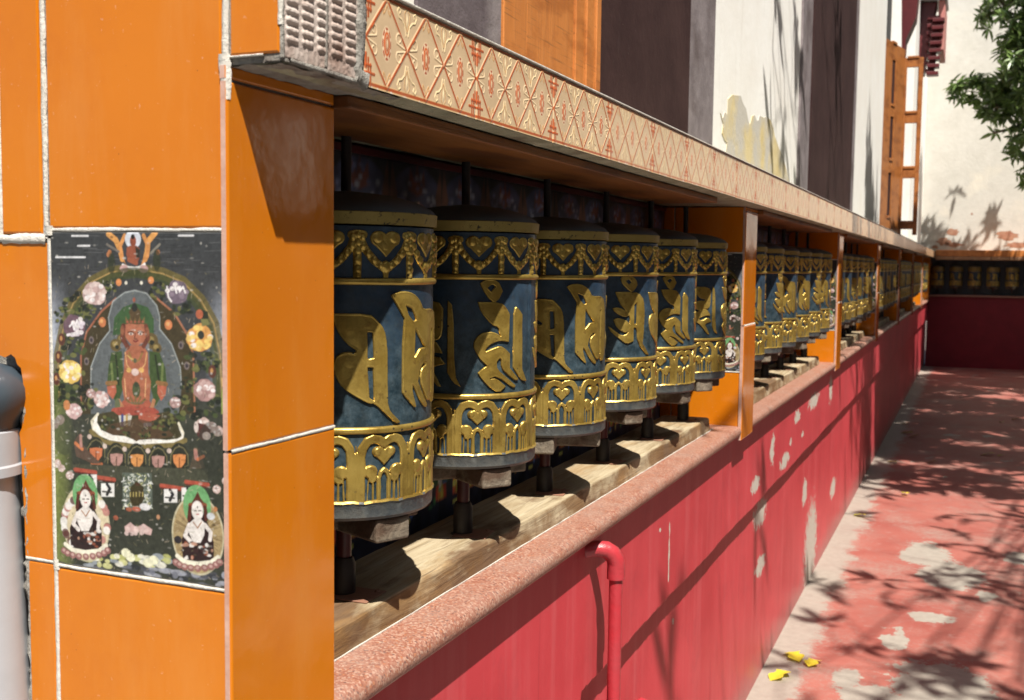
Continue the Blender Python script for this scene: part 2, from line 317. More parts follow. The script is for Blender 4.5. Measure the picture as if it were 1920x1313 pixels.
def tube(bm, pts, rad, n=12, mi=0, cap=True):
    """pts in metres, rad float or list (metres)"""
    pts = [Vector(p) for p in pts]; rr = rad if isinstance(rad, (list, tuple)) else [rad]*len(pts); rings = []
    prev = None
    for i, p in enumerate(pts):
        d = (pts[min(i+1, len(pts)-1)]-pts[max(i-1, 0)]).normalized()
        a = prev if prev is not None else (Vector((0,0,1)) if abs(d.z) < .9 else Vector((1,0,0)))
        u = (a-d*a.dot(d)).normalized(); v = d.cross(u); prev = u
        rings.append([bm.verts.new(p+(u*math.cos(t)+v*math.sin(t))*rr[i]) for t in [2*PI*k/n for k in range(n)]])
    for r0, r1 in zip(rings, rings[1:]):
        for k in range(n):
            f = bm.faces.new((r0[k], r0[(k+1) % n], r1[(k+1) % n], r1[k])); f.material_index = mi
    if cap:
        bm.faces.new(rings[0][::-1]).material_index = mi; bm.faces.new(rings[-1]).material_index = mi
def lathe(bm, prof, n=64, mi=0, c=(0,0)):
    """prof list of (radius, z) in metres"""
    rings = []
    for r, z in prof:
        if r < 1e-6: rings.append([bm.verts.new((c[0], c[1], z))])
        else: rings.append([bm.verts.new((c[0]+r*math.cos(2*PI*k/n), c[1]+r*math.sin(2*PI*k/n), z)) for k in range(n)])
    for a, b in zip(rings, rings[1:]):
        for k in range(n):
            q = [a[k % len(a)], a[(k+1) % len(a)], b[(k+1) % len(b)], b[k % len(b)]]
            q = list(dict.fromkeys(q))
            if len(q) > 2: bm.faces.new(q).material_index = mi
def prism_y(bm, prof, ys, mi=0, off=(0,0,0), jit=0):
    """profile of (x,z) units swept along the ys list"""
    rs = []
    for y in ys:
        rs.append([bm.verts.new(((x-off[0])*S+random.uniform(-jit, jit), (y-off[1])*S, (z-off[2])*S+random.uniform(-jit, jit))) for x, z in prof])
    n = len(prof)
    for a, b in zip(rs, rs[1:]):
        for k in range(n): bm.faces.new((a[k], a[(k+1) % n], b[(k+1) % n], b[k])).material_index = mi
    bm.faces.new(rs[0]).material_index = mi; bm.faces.new(rs[-1][::-1]).material_index = mi

# ------------------------------------------------------------------ raster / distance painting helpers (numpy)
def segdist(PX, PY, a, b):
    dx, dy = b[0]-a[0], b[1]-a[1]; L = dx*dx+dy*dy+1e-12
    t = np.clip(((PX-a[0])*dx+(PY-a[1])*dy)/L, 0, 1); return np.hypot(PX-a[0]-t*dx, PY-a[1]-t*dy)
def d_stroke(PX, PY, pts, r):
    d = np.full(PX.shape, 1e9)
    rs = r if isinstance(r, (list, tuple)) else None
    for i, (a, b) in enumerate(zip(pts, pts[1:])): d = np.minimum(d, segdist(PX, PY, a, b)-(rs[i] if rs else r))
    return d
def d_poly(PX, PY, pts):
    d = np.full(PX.shape, 1e9); ins = np.zeros(PX.shape, bool); n = len(pts)
    for i in range(n):
        a, b = pts[i], pts[(i+1) % n]; d = np.minimum(d, segdist(PX, PY, a, b))
        c = ((a[1] > PY) != (b[1] > PY)) & (PX < (b[0]-a[0])*(PY-a[1])/((b[1]-a[1]) or 1e-9)+a[0]); ins ^= c
    return np.where(ins, -d, d)
def d_ell(PX, PY, c, rx, ry): 
    k = np.hypot((PX-c[0])/rx, (PY-c[1])/ry); return (k-1)*min(rx, ry)
def smooth_noise(h, w, cell, seed):
    r = np.random.RandomState(seed); gh, gw = int(h/cell)+3, int(w/cell)+3; g = r.rand(gh, gw)
    y = np.arange(h)/cell; x = np.arange(w)/cell; yi = y.astype(int); xi = x.astype(int); fy = (y-yi)[:, None]; fx = (x-xi)[None]
    fy = fy*fy*(3-2*fy); fx = fx*fx*(3-2*fx)
    return (g[yi][:, xi]*(1-fy)*(1-fx)+g[yi+1][:, xi]*fy*(1-fx)+g[yi][:, xi+1]*(1-fy)*fx+g[yi+1][:, xi+1]*fy*fx)
def chaikin(pts, it=1, keep=35):
    """round only the gentle corners of a closed outline"""
    for _ in range(it):
        out = []; n = len(pts)
        for i in range(n):
            p0, p, p1 = pts[i-1], pts[i], pts[(i+1) % n]
            a = math.atan2(p[1]-p0[1], p[0]-p0[0]); b = math.atan2(p1[1]-p[1], p1[0]-p[0]); t = abs((b-a+PI) % (2*PI)-PI)
            if math.degrees(t) > keep: out.append(p)
            else: out += [(p[0]*.75+p0[0]*.25, p[1]*.75+p0[1]*.25), (p[0]*.75+p1[0]*.25, p[1]*.75+p1[1]*.25)]
        pts = out
    return pts
def lin(c): return tuple(((x/255.0+.055)/1.055)**2.4 if x > 10 else x/255/12.92 for x in c)
class Canvas:
    def __init__(s, w, h, cols, rows, base):
        s.w, s.h = w, h; s.X, s.Y = np.meshgrid(np.linspace(0, w, cols), np.linspace(0, h, rows)); s.px = w/cols
        s.c = np.zeros((rows, cols, 3)); s.c[:] = lin(base); s.H = np.zeros((rows, cols))
    def lay(s, d, col, a=1.0, soft=.7, h=0):
        m = np.clip(.5-d/(s.px*2*soft), 0, 1)*a; col = lin(col); s.c = s.c*(1-m[..., None])+np.array(col)*m[..., None]
        if h: s.H += np.clip(-d/(s.px*2.5)+.3, 0, 1)*h
    def poly(s, pts, col, a=1.0, soft=.7, h=0): s.lay(d_poly(s.X, s.Y, pts), col, a, soft, h)
    def line(s, pts, r, col, a=1.0, soft=.7, h=0): s.lay(d_stroke(s.X, s.Y, pts, r), col, a, soft, h)
    def ell(s, c, rx, ry, col, a=1.0, soft=.7, h=0): s.lay(d_ell(s.X, s.Y, c, rx, ry), col, a, soft, h)
def set_col(me, cols):
    at = me.color_attributes.new('paint', 'FLOAT_COLOR', 'POINT'); a = np.ones((len(me.vertices), 4), dtype=np.float32); a[:, :3] = cols; at.data.foreach_set('color', a.ravel())
def gridfaces(r, c, off=0):
    i = (np.arange(r-1)[:, None]*c+np.arange(c-1)[None]).ravel()+off
    return np.stack([i, i+1, i+c+1, i+c], 1)

# ------------------------------------------------------------------ the prayer wheel (built once, copied)
RW = .181*S; CIRC = 2*PI*RW
def relief(D, U, Z, R, H, bev, E=None, ridge=.0006):
    """gold sheet raised on the drum where D < 0: clipped marching triangles"""
    r, c = D.shape; idx = np.arange(r*c).reshape(r, c); d = D.ravel(); u = U.ravel(); z = Z.ravel()
    e = E.ravel() if E is not None else np.zeros(r*c)
    q0, q1, q2, q3 = idx[:-1, :-1].ravel(), idx[:-1, 1:].ravel(), idx[1:, 1:].ravel(), idx[1:, :-1].ravel()
    T = np.concatenate([np.stack([q0, q1, q2], 1), np.stack([q0, q2, q3], 1)]); ins = d[T] < 0; k = ins.sum(1)
    full = T[k == 3]; keys = []; 
    def roll(T, ins, want):
        out = T.copy()
        for s_ in (1, 2):
            m = (ins[:, s_] == want) & (ins[:, 0] != want) if s_ == 1 else (ins[:, 2] == want) & (ins[:, 0] != want) & (ins[:, 1] != want)
            out[m] = np.roll(T[m], -s_, axis=1)
        return out
    A = roll(T[k == 1], ins[k == 1], True); B = roll(T[k == 2], ins[k == 2], False)
    n = r*c
    def ek(a, b): return np.minimum(a, b).astype(np.int64)*n+np.maximum(a, b)
    ks = [ek(A[:, 0], A[:, 1]), ek(A[:, 0], A[:, 2]), ek(B[:, 0], B[:, 1]), ek(B[:, 0], B[:, 2])]
    uq, inv = np.unique(np.concatenate(ks), return_inverse=True); inv = inv.ravel()
    cut = np.cumsum([len(x) for x in ks])[:-1]; i0, i1, i2, i3 = np.split(inv, cut)
    a = uq//n; b = uq % n; t = d[a]/(d[a]-d[b]); nu = u[a]+(u[b]-u[a])*t; nz = z[a]+(z[b]-z[a])*t
    dist = np.clip(-d, 0, None); x = np.clip(dist/bev, 0, 1)
    h = H*np.sqrt(1-(1-x)**2)+ridge*np.exp(-((dist-bev*.75)/(bev*.45))**2)+e
    hh = np.concatenate([h, np.full(len(uq), -.0004)]); uu = np.concatenate([u, nu]); zz = np.concatenate([z, nz]); th = uu/R
    V = np.stack([(R+hh)*np.cos(th), (R+hh)*np.sin(th), zz], 1)
    tri = np.concatenate([full, np.stack([A[:, 0], n+i0, n+i1], 1), np.stack([n+i2, B[:, 1], B[:, 2]], 1), np.stack([n+i2, B[:, 2], n+i3], 1)])
    used = np.unique(tri); rm = np.full(len(V), -1); rm[used] = np.arange(len(used))
    return V[used], rm[tri]
def px_glyph(pts, org, scl, c, R, yt, yb, xr):
    """photo pixels on the drum -> (degrees, v from the top)"""
    out = []
    for x, y in pts:
        X = org[0]+x/scl; Y = org[1]+y/scl; f = (X-xr[0])/(xr[1]-xr[0]); a = yt[0]+(yt[1]-yt[0])*f; b_ = yb[0]+(yb[1]-yb[0])*f
        out.append((math.degrees(math.asin(max(-.97, min(.965, (X-c)/R)))), (Y-a)/(b_-a)))
    return out
W1 = ((620,560), 5.05, 655, 163, (548,541), (808,783), (640,810)); W2 = ((860,500), 5.05, 872, 132, (527,522), (736,725), (830,1000))
W3 = ((980,500), 6.564, 1013, 121, (519,519), (693.5,686.6), (1010,1125)); W4 = ((980,500), 6.564, 1133, 98, (519,519), (672,665), (1150,1230))
W6 = ((1180,480), 6.567, 1283, 77, (520,520), (641,637), (1290,1350))
GL = []   # (master start angle, angle in photo of that start, solids, holes)
def G(start, ref, Wk, solids, holes):
    f = lambda p: [(a-ref+start, v) for a, v in px_glyph(p, *Wk)]
    GL.append(([chaikin(f(p)) for p in solids], [f(p) for p in holes]))
G(347, 3, W4, [[(1120,315),(1290,310),(1400,315),(1470,405),(1478,600),(1468,860),(1460,930),(1540,1070),(1500,1060),(1395,925),(1385,745),(1350,745),(1350,910),(1270,950),(1200,905),(1080,815),(1040,745),(1065,745),(1140,800),(1210,850),(1280,815),(1302,740),(1300,600),(1250,540),(1180,460)],
    [(1185,150),(1230,100),(1290,98),(1375,160),(1388,230),(1340,310),(1300,310),(1200,215)], [(1085,520),(1140,500),(1220,520),(1310,590),(1240,625),(1130,575)], [(1100,660),(1150,630),(1250,650),(1305,700),(1298,790),(1240,815),(1150,760)]],
    [[(1355,470),(1383,440),(1380,700),(1355,695)], [(1252,185),(1285,160),(1315,195),(1285,222)]])
G(38, -8.8, W1, [[(50,200),(390,180),(450,230),(520,310),(545,450),(550,640),(552,850),(558,1020),(610,1080),(672,1140),(630,1162),(520,1065),(430,985),(400,1000),(270,945),(160,880),(105,800),(75,700),(80,640),(110,575),(190,535),(265,545),(270,520),(190,470),(110,370)]],
    [[(372,350),(412,350),(420,470),(425,575),(375,590)], [(375,668),(418,665),(424,800),(430,960),(395,940),(385,800)]])
G(75.5, 18.6, W3, [[(470,205),(530,175),(640,170),(720,205),(775,265),(792,318),(937,318),(965,420),(975,700),(975,1010),(940,1115),(905,1020),(880,1090),(800,960),(778,870),(790,800),(838,768),(832,740),(770,800),(748,900),(800,1000),(862,1100),(850,1132),(760,1040),(705,935),(688,930),(690,990),(735,1110),(715,1112),(588,990),(585,600),(600,390),(540,300)]],
    [[(612,288),(680,310),(725,400),(695,415),(640,360)], [(715,470),(760,540),(828,625),(770,635),(708,705)], [(900,480),(918,480),(914,1000),(902,1000)]])
GL.append(([chaikin([(p[0]+150, p[1]) for p in [(0,.18),(34,.17),(44,.29),(45,.80),(56,.965),(50,.975),(34,.82),(34,.35),(25,.35),(25,.49),(20,.58),(8,.41)]]), chaikin([(p[0]+150, p[1]) for p in [(2,.66),(6,.56),(14,.51),(25,.58),(25,.70),(17,.90),(6,.80)]])], []))
G(215, -8, W6, [[(762,405),(960,408),(988,460),(985,630),(960,680),(900,672),(860,700),(800,680),(770,610),(860,575),(922,582),(925,560),(860,550),(800,480)],
    [(762,740),(820,720),(880,680),(940,675),(980,740),(985,765),(930,760),(850,800),(870,830),(960,775),(1003,835),(940,855),(925,878),(980,992),(955,992),(870,880),(800,835),(765,795)], [(1010,400),(1040,440),(1046,900),(1075,985),(1040,960),(1010,890)]], [])
G(285, 7.5, W2, [[(170,325),(380,320),(430,370),(458,430),(455,685),(380,672),(300,700),(252,745),(245,775),(300,745),(380,715),(430,750),(465,790),(465,920),(548,1030),(520,1042),(450,985),(385,925),(383,820),(348,870),(352,935),(440,1010),(522,1085),(505,1112),(350,998),(285,1022),(345,1015),(432,1090),(368,1155),(290,1110),(220,1040),(175,975),(220,930),(258,905),(230,880),(180,830),(138,740),(142,680),(190,615),(280,588),(350,605),(380,632),(362,600),(360,548),(300,535),(200,420)],
    [(190,155),(250,113),(350,120),(395,220),(350,320),(285,320),(200,190)], [(510,350),(545,380),(575,430),(578,930),(622,1052),(570,1035),(495,915),(495,430)]], [[(260,195),(300,163),(328,180),(290,228)]])
ZT1, ZB1 = -.042*S, -.318*S
def letters_mesh():
    nu, nz = 660, 154; u = np.linspace(0, CIRC, nu+1); z = np.linspace(ZT1, ZB1, nz); U, Z = np.meshgrid(u, z); D = np.full(U.shape, 1e3)
    Hh = ZT1-ZB1; tom = lambda p, k: [((a+k)/360*CIRC, ZT1-v*Hh) for a, v in p]
    for solids, holes in GL:
        for k in (-360, 0):
            allp = [p for s in solids for p in tom(s, k)]; x0 = min(p[0] for p in allp)-.006; x1 = max(p[0] for p in allp)+.006
            j = np.where((u >= x0) & (u <= x1))[0]
            if len(j) < 2: continue
            sl = slice(j[0], j[-1]+1); g = np.full(U[:, sl].shape, 1e3)
            for s in solids: g = np.minimum(g, d_poly(U[:, sl], Z[:, sl], tom(s, k)))
            for h in holes: g = np.maximum(g, -d_poly(U[:, sl], Z[:, sl], tom(h, k)))
            D[:, sl] = np.minimum(D[:, sl], g)
    E = np.clip(-D-.003, 0, .008)*.07+(smooth_noise(nz, nu+1, 9, 3)-.5)*.0007
    V, T = relief(D, U, Z, RW, .0027, .0015, E, .0007)
    return mesh('lettering', V, T, MT['gold'], smooth=True)
def tiled_frieze(name, zt, zb, fn, H, bev, ncol=60, ridge=.0005):
    w = CIRC/10; h = zt-zb; nr = int(h/(w/ncol))+1; u = np.linspace(-w/2, w/2, ncol+1); v = np.linspace(h, 0, nr); U, V_ = np.meshgrid(u, v)
    D, E = fn(U, V_, w, h); Vs, Ts, o = [], [], 0
    for k in range(10):
        wob = (smooth_noise(nr, ncol+1, 8, 50+k)-.5)*.0008
        V, T = relief(D+wob, U+k*w, V_+zb, RW, H, bev, E, ridge); Vs.append(V); Ts.append(T+o); o += len(V)
    return mesh(name, np.concatenate(Vs), np.concatenate(Ts), MT['gold'], smooth=True)
def bead(U, V, E, c, r, h):
    d = np.hypot(U-c[0], (V-c[1])*.85)/r; return np.maximum(E, h*np.sqrt(np.clip(1-d*d, 0, 1)))
def garland(U, V, w, h):
    D = np.full(U.shape, 1e3); E = np.zeros(U.shape)
    for sx in (-1, 1):
        P = lambda a, b: (sx*a*w, b*h)
        for pts, r in (([P(.5,.95), P(.5,.02)], .0054), ([P(.47,.90), P(.38,.62), P(.22,.37), P(.06,.22), P(0,.20)], .0052), ([P(.5,.93), P(.40,.90)], .0052)):
            D = np.minimum(D, d_stroke(U, V, pts, r))
        for v, r in ((.90,.0036),(.74,.0040),(.57,.0046),(.38,.0052),(.17,.0046),(.05,.003)): E = bead(U, V, E, P(.5, v), r, .0034)
        for a, v, r in ((.42,.86,.0040),(.405,.68,.0043),(.32,.52,.0046),(.215,.385,.0046),(.10,.27,.0040)): E = bead(U, V, E, P(a, v), r, .0034)
        D = np.minimum(D, d_ell(U, V, P(.13,.83), .0118, .0098)); E = bead(U, V, E, P(.15,.86), .0058, .0022)
    D = np.minimum(D, d_poly(U, V, [(-.27*w,.77*h),(0,.44*h),(.27*w,.77*h),(0,.93*h)]))
    D = np.minimum(D, d_stroke(U, V, [(0,.24*h),(0,0)], .0040)); D = np.minimum(D, d_ell(U, V, (0,.22*h), .0075, .0085))
    E = bead(U, V, E, (0,.24*h), .0058, .0028); E = bead(U, V, E, (0,.68*h), .005, .0010)
    g = d_stroke(U, V, [(-.05*w,.80*h),(0,.72*h),(.05*w,.80*h)], .0008); E = E-np.clip(.5-g/.0012, 0, 1)*.0007
    return D, E
def lotus(U, V, w, h):
    D = np.full(U.shape, 1e3); E = np.zeros(U.shape)
    for sx in (-1, 1):
        P = lambda a, b: (sx*a*w, b*h)
        D = np.minimum(D, d_stroke(U, V, [P(.418,0), P(.415,.66), P(.39,.78), P(.31,.885), P(.20,.922), P(.10,.905), P(0,.850)], .0060))
        D = np.minimum(D, d_ell(U, V, P(.245,.435), .0098, .0090)); D = np.minimum(D, d_ell(U, V, P(.215,.35), .0066, .0075)); E = bead(U, V, E, P(.25,.45), .0074, .0016)
        D = np.minimum(D, d_stroke(U, V, [P(.095,0), P(.095,.32), P(.06,.42), P(0,.46)], .0031))
        D = np.minimum(D, d_stroke(U, V, [P(.20,.0), P(.205,.34)], .0017))
        D = np.minimum(D, d_ell(U, V, P(.105,.725), .0090, .0072)); E = bead(U, V, E, P(.135,.735), .0044, .0024)
        g = d_stroke(U, V, [P(.5,0), P(.5,.82)], .0010); D = np.minimum(D, g)
    D = np.minimum(D, d_poly(U, V, [(-.21*w,.70*h),(0,.525*h),(.21*w,.70*h),(0,.745*h)]))
    for s_ in (-1, 1):
        D = np.minimum(D, d_stroke(U, V, [(s_*.30*w, 0), (s_*.285*w, .30*h)], .0011))
    return D, E
def make_wheel():
    r = bpy.data.objects.new('prayer_wheel', None); C.objects.link(r); r.empty_display_size = .05
    bm = bmesh.new(); u = lambda z: z*S
    lathe(bm, [(RW-.004, u(.0735)), (RW, u(.071)), (RW, u(-.463)), (RW-.004, u(-.463))], 96)
    for a in (339, 341.5):     # folded seam of the copper sheet
        t = math.radians(a); c, s_ = math.cos(t), math.sin(t); tube(bm, [(RW*c, RW*s_, u(-.035)), (RW*c, RW*s_, u(-.46))], .0010, 6)
    drum = link('drum', bmm('drum', bm, MT['blue'], True), r)
    link('lettering', letters_mesh(), drum)
    link('garland_frieze', tiled_frieze('garland_frieze', u(.063), u(-.0275), garland, .0016, .0018), drum)
    link('lotus_frieze', tiled_frieze('lotus_frieze', u(-.3305), u(-.4635), lotus, .0024, .0024), drum)
    for z0, z1 in ((-.028, -.042), (-.317, -.331)):
        bm = bmesh.new(); zm = u((z0+z1)/2); hw = u(abs(z1-z0))/2
        lathe(bm, [(RW-.001, zm+hw)]+[(RW+.0045*math.sin(t)**.8, zm+hw*math.cos(t)) for t in [PI*k/10 for k in range(1, 10)]]+[(RW-.001, zm-hw)], 96)
        link('gold_ring', bmm('gold_ring', bm, MT['gold'], True), drum)
    bm = bmesh.new(); lathe(bm, [(RW+.0005, u(.0745)), (RW+.0035, u(.0755)), (RW+.0045, u(.0985)), (RW+.001, u(.101))], 96)
    link('top_band', bmm('top_band', bm, MT['band'], True), r)
    bm = bmesh.new(); lathe(bm, [(RW+.003, u(.0995))]+[(RW*math.cos(t)*1.0+.002, u(.1)+u(.044)*math.sin(t)**1.25) for t in [PI/2*k/9 for k in range(1, 9)]]+[(.016, u(.145)), (0, u(.146))], 80)
    link('lid', bmm('lid', bm, MT['lid'], True), r)
    bm = bmesh.new(); prof = [(RW-.002, u(-.4615)), (RW+.0030, u(-.4625)), (RW+.0045, u(-.4665)), (RW+.0028, u(-.4700)), (RW+.0022, u(-.495)), (RW-.002, u(-.502)), (.02, u(-.5005))]
    lathe(bm, prof, 110)
    for v in bm.verts:
        a = math.atan2(v.co.y, v.co.x)
        if v.co.z > u(-.468): v.co.z += .0011*math.sin(a*23)*math.sin(a*7+1); 
    me = bmm('bottom_rim', bm, [MT['rim'], MT['underwood'], MT['gold']], True)
    for p in me.polygons:
        if p.center.z < u(-.4985) and abs(p.normal.z) > .7: p.material_index = 1
        elif p.center.z > u(-.4655): p.material_index = 2
    link('bottom_rim', me, r)
    bm = bmesh.new(); tube(bm, [(0, 0, u(-.50)), (0, 0, u(-.712))], .0105, 14)
    ax = link('axle', bmm('axle', bm, MT['rodred'], True), r)
    bm = bmesh.new(); lathe(bm, [(.0, u(-.62)), (.013, u(-.62)), (.0165, u(-.635)), (.0165, u(-.700)), (.021, u(-.703)), (.021, u(-.7125)), (0, u(-.7125))], 24)
    link('bearing_sleeve', bmm('bearing_sleeve', bm, MT['iron'], True), ax)
    bm = bmesh.new(); tube(bm, [(0, 0, u(.14)), (0, 0, u(.262))], .0070, 14)
    link('top_rod', bmm('top_rod', bm, MT['iron'], True), r)
    bm = bmesh.new(); box(bm, (-.172, -.042, -.553), (.172, .042, -.5025), .007, 0, (0,0,0), 3); box(bm, (-.040, -.170, -.549), (.040, .170, -.5035), .007, 0, (0,0,0), 3)
    link('handle', bmm('handle', bm, MT['handle'], False), r)
    return r
ORD = ['first','second','third','fourth','fifth','sixth','seventh','eighth','ninth']
proto = make_wheel(); first_used = False
def copytree(o, par=None):
    c = o.copy(); C.objects.link(c)
    if par is not None: c.parent = par
    for ch in o.children: copytree(ch, c)
    return c
def place_wheel(x, y, rz, hz, label, group, s=1.0, dz=0):
    global first_used
    if not first_used: o = proto; first_used = True
    else: o = copytree(proto)
    o.location = W(x, y, dz+RNG.uniform(-.003, .003)); o.rotation_euler = (RNG.uniform(-.008, .008), RNG.uniform(-.008, .008), rz); o.scale = (s, s, s)
    for ch in o.children:
        if ch.name.startswith('handle'): ch.rotation_euler.z = hz-rz
    return tag(o, label, 'prayer wheel', group)
AX = -1.2; Y1 = 1.985; PIT = .584; BAY = 3.94; P0 = 1.332; PW = .287
known = {0:(38,-9,-.42), 1:(285,7.5,-.62), 2:(75.5,18.6,-1.30), 3:(347,3,-2.15), 4:(285,11.5,-1.75), 5:(215,-8,-.75)}
NB = 7
for b in range(NB):
    for k in range(6):
        y = Y1+b*BAY+k*PIT; fc = math.atan2(-y, 1.2)
        if b == 0: m_, al, hz = known[k]
        else: m_, al, hz = RNG.choice([38, 75.5, 347, 285, 215, 150]), RNG.uniform(-25, 30), RNG.uniform(-2.6, -.2)
        if k == 5 and b == NB-1: pass
        place_wheel(AX, y, fc+math.radians(al-m_), hz, 'blue drum with raised gold lettering, %s wheel of the %s bay from the camera' % (ORD[k], ORD[b]),
                    'prayer wheels in the bays along the red wall')
YW = 29.75      # far cross wall
for k in range(11):
    x = -1.0+.215+k*.43
    place_wheel(x-.05, YW+.30, RNG.uniform(0, 6), RNG.uniform(0, 3), 'small shaded prayer wheel in the far cross wall, %s from the corner' % (ORD+['tenth','eleventh'])[k],
                'prayer wheels in the far cross wall', .82, -.03)

# ------------------------------------------------------------------ ground, far walls
XWL = -1.05     # red wall plane (units)
def ground():
    bm = bmesh.new(); nx, ny = 60, 160
    xs = np.concatenate([[-400, -60, -12], np.linspace(-3, 8, 40), [14, 60, 400]]); ys = np.concatenate([[-400, -60, -12], np.linspace(-6, 34, 90), [60, 400]])
    X, Y = np.meshgrid(xs, ys); Z = -ZF+(np.sin(X*1.3+Y*.4)*.006+np.sin(Y*.9)*.006)*((np.abs(X) < 20)&(np.abs(Y) < 50))
    V = np.stack([X.ravel()*S, Y.ravel()*S, (Z.ravel()+ZF)*S], 1)
    o = link('ground', mesh('ground', V, gridfaces(len(ys), len(xs)), MT['floor'], smooth=True)); tag(o, kind='structure')
ground()
# red dado wall: upper plaster coat stands proud of the lower one, its lower edge is ragged
def red_wall():
    r = empty('red_wall', XWL, 10, -ZF, 'long crimson painted dado wall with peeling patches under the prayer wheels', 'wall')
    off = (XWL, 10, -ZF); y0, y1 = P0+.02, YW+1.3
    bm = bmesh.new(); box(bm, (XWL-.050, y0, -ZF-.2), (XWL-.5, y1, -.79), 0, 0, off)
    link('wall', bmm('wall', bm, MT['redwall']), r)
    bm = bmesh.new(); box(bm, (-1.412, P0+PW-.02, -.78), (-1.85, y1, .41), 0, 0, off); box(bm, (-1.388, y0+.28, .262), (-1.411, P0+NB*BAY, .279), .002, 0, off); link('niche_back', bmm('niche_back', bm, MT['maroon']), r)
    # ragged upper coat, a strip whose front stands at XWL, lower edge z ~ -1.305
    ys = np.concatenate([np.arange(y0, 9, .02), np.arange(9, y1, .12)]); rs = np.random.RandomState(5)
    lo = -1.302+.004*np.sin(ys*5)+rs.uniform(-.004, .004, len(ys))
    t = np.clip((ys-2.75)/.32, 0, 1)*np.clip((3.14-ys)/.10, 0, 1)
    lo = np.where(ys < 3.1, -1.35-.10*np.clip((3.1-ys)/.5, 0, 1)+rs.uniform(-.008, .008, len(ys))+.01*np.sin(ys*40), lo)
    n = len(ys); V = []
    for y, l in zip(ys, lo):
        for x, z in ((XWL-.049, -.81), (XWL, -.81), (XWL, l+.008), (XWL-.004, l), (XWL-.049, l-.002)):
            V.append(((x-off[0])*S, (y-off[1])*S, (z-off[2])*S))
    F = []
    for i in range(n-1):
        for k in range(4): F.append((i*5+k, i*5+k+1, (i+1)*5+k+1, (i+1)*5+k))
    F += [(0,1,2,3)]; F = [f for f in F if len(f) == 4]
    link('plaster_coat', mesh('plaster_coat', V, np.array(F), MT['redwall']), r)
    # granite sill with a rounded nose
    prof = [(-1.40, -.765), (-1.02, -.765)]+[(-1.022+.027*math.sin(t), -.7915+.0265*math.cos(t)) for t in [PI*k/8 for k in range(1, 8)]]+[(-1.03, -.818), (-1.09, -.818), (-1.40, -.80)]
    bm = bmesh.new(); cuts = [y0+.15]
    for b in range(NB):
        a = P0+b*BAY+PW+.001; cuts_ = [a, a+1.45, a+2.75, a+3.65]
        for j, (p, q) in enumerate(zip(cuts_, cuts_[1:])): prism_y(bm, prof, [p+.0012, q-.0012] if j else [p, q-.0012], 0, off)
    link('sill', bmm('sill', bm, MT['granite'], True), r)
    bm = bmesh.new(); box(bm, (-1.09, y0+.1, -.768), (-1.40, y1-1.4, -.80), 0, 0, off); box(bm, (-1.098, P0+PW, -.7652), (-1.1065, P0+PW+3.5, -.7610), .001, 0, off)
    link('mortar_joint', bmm('mortar_joint', bm, MT['grout']), r)
red_wall()
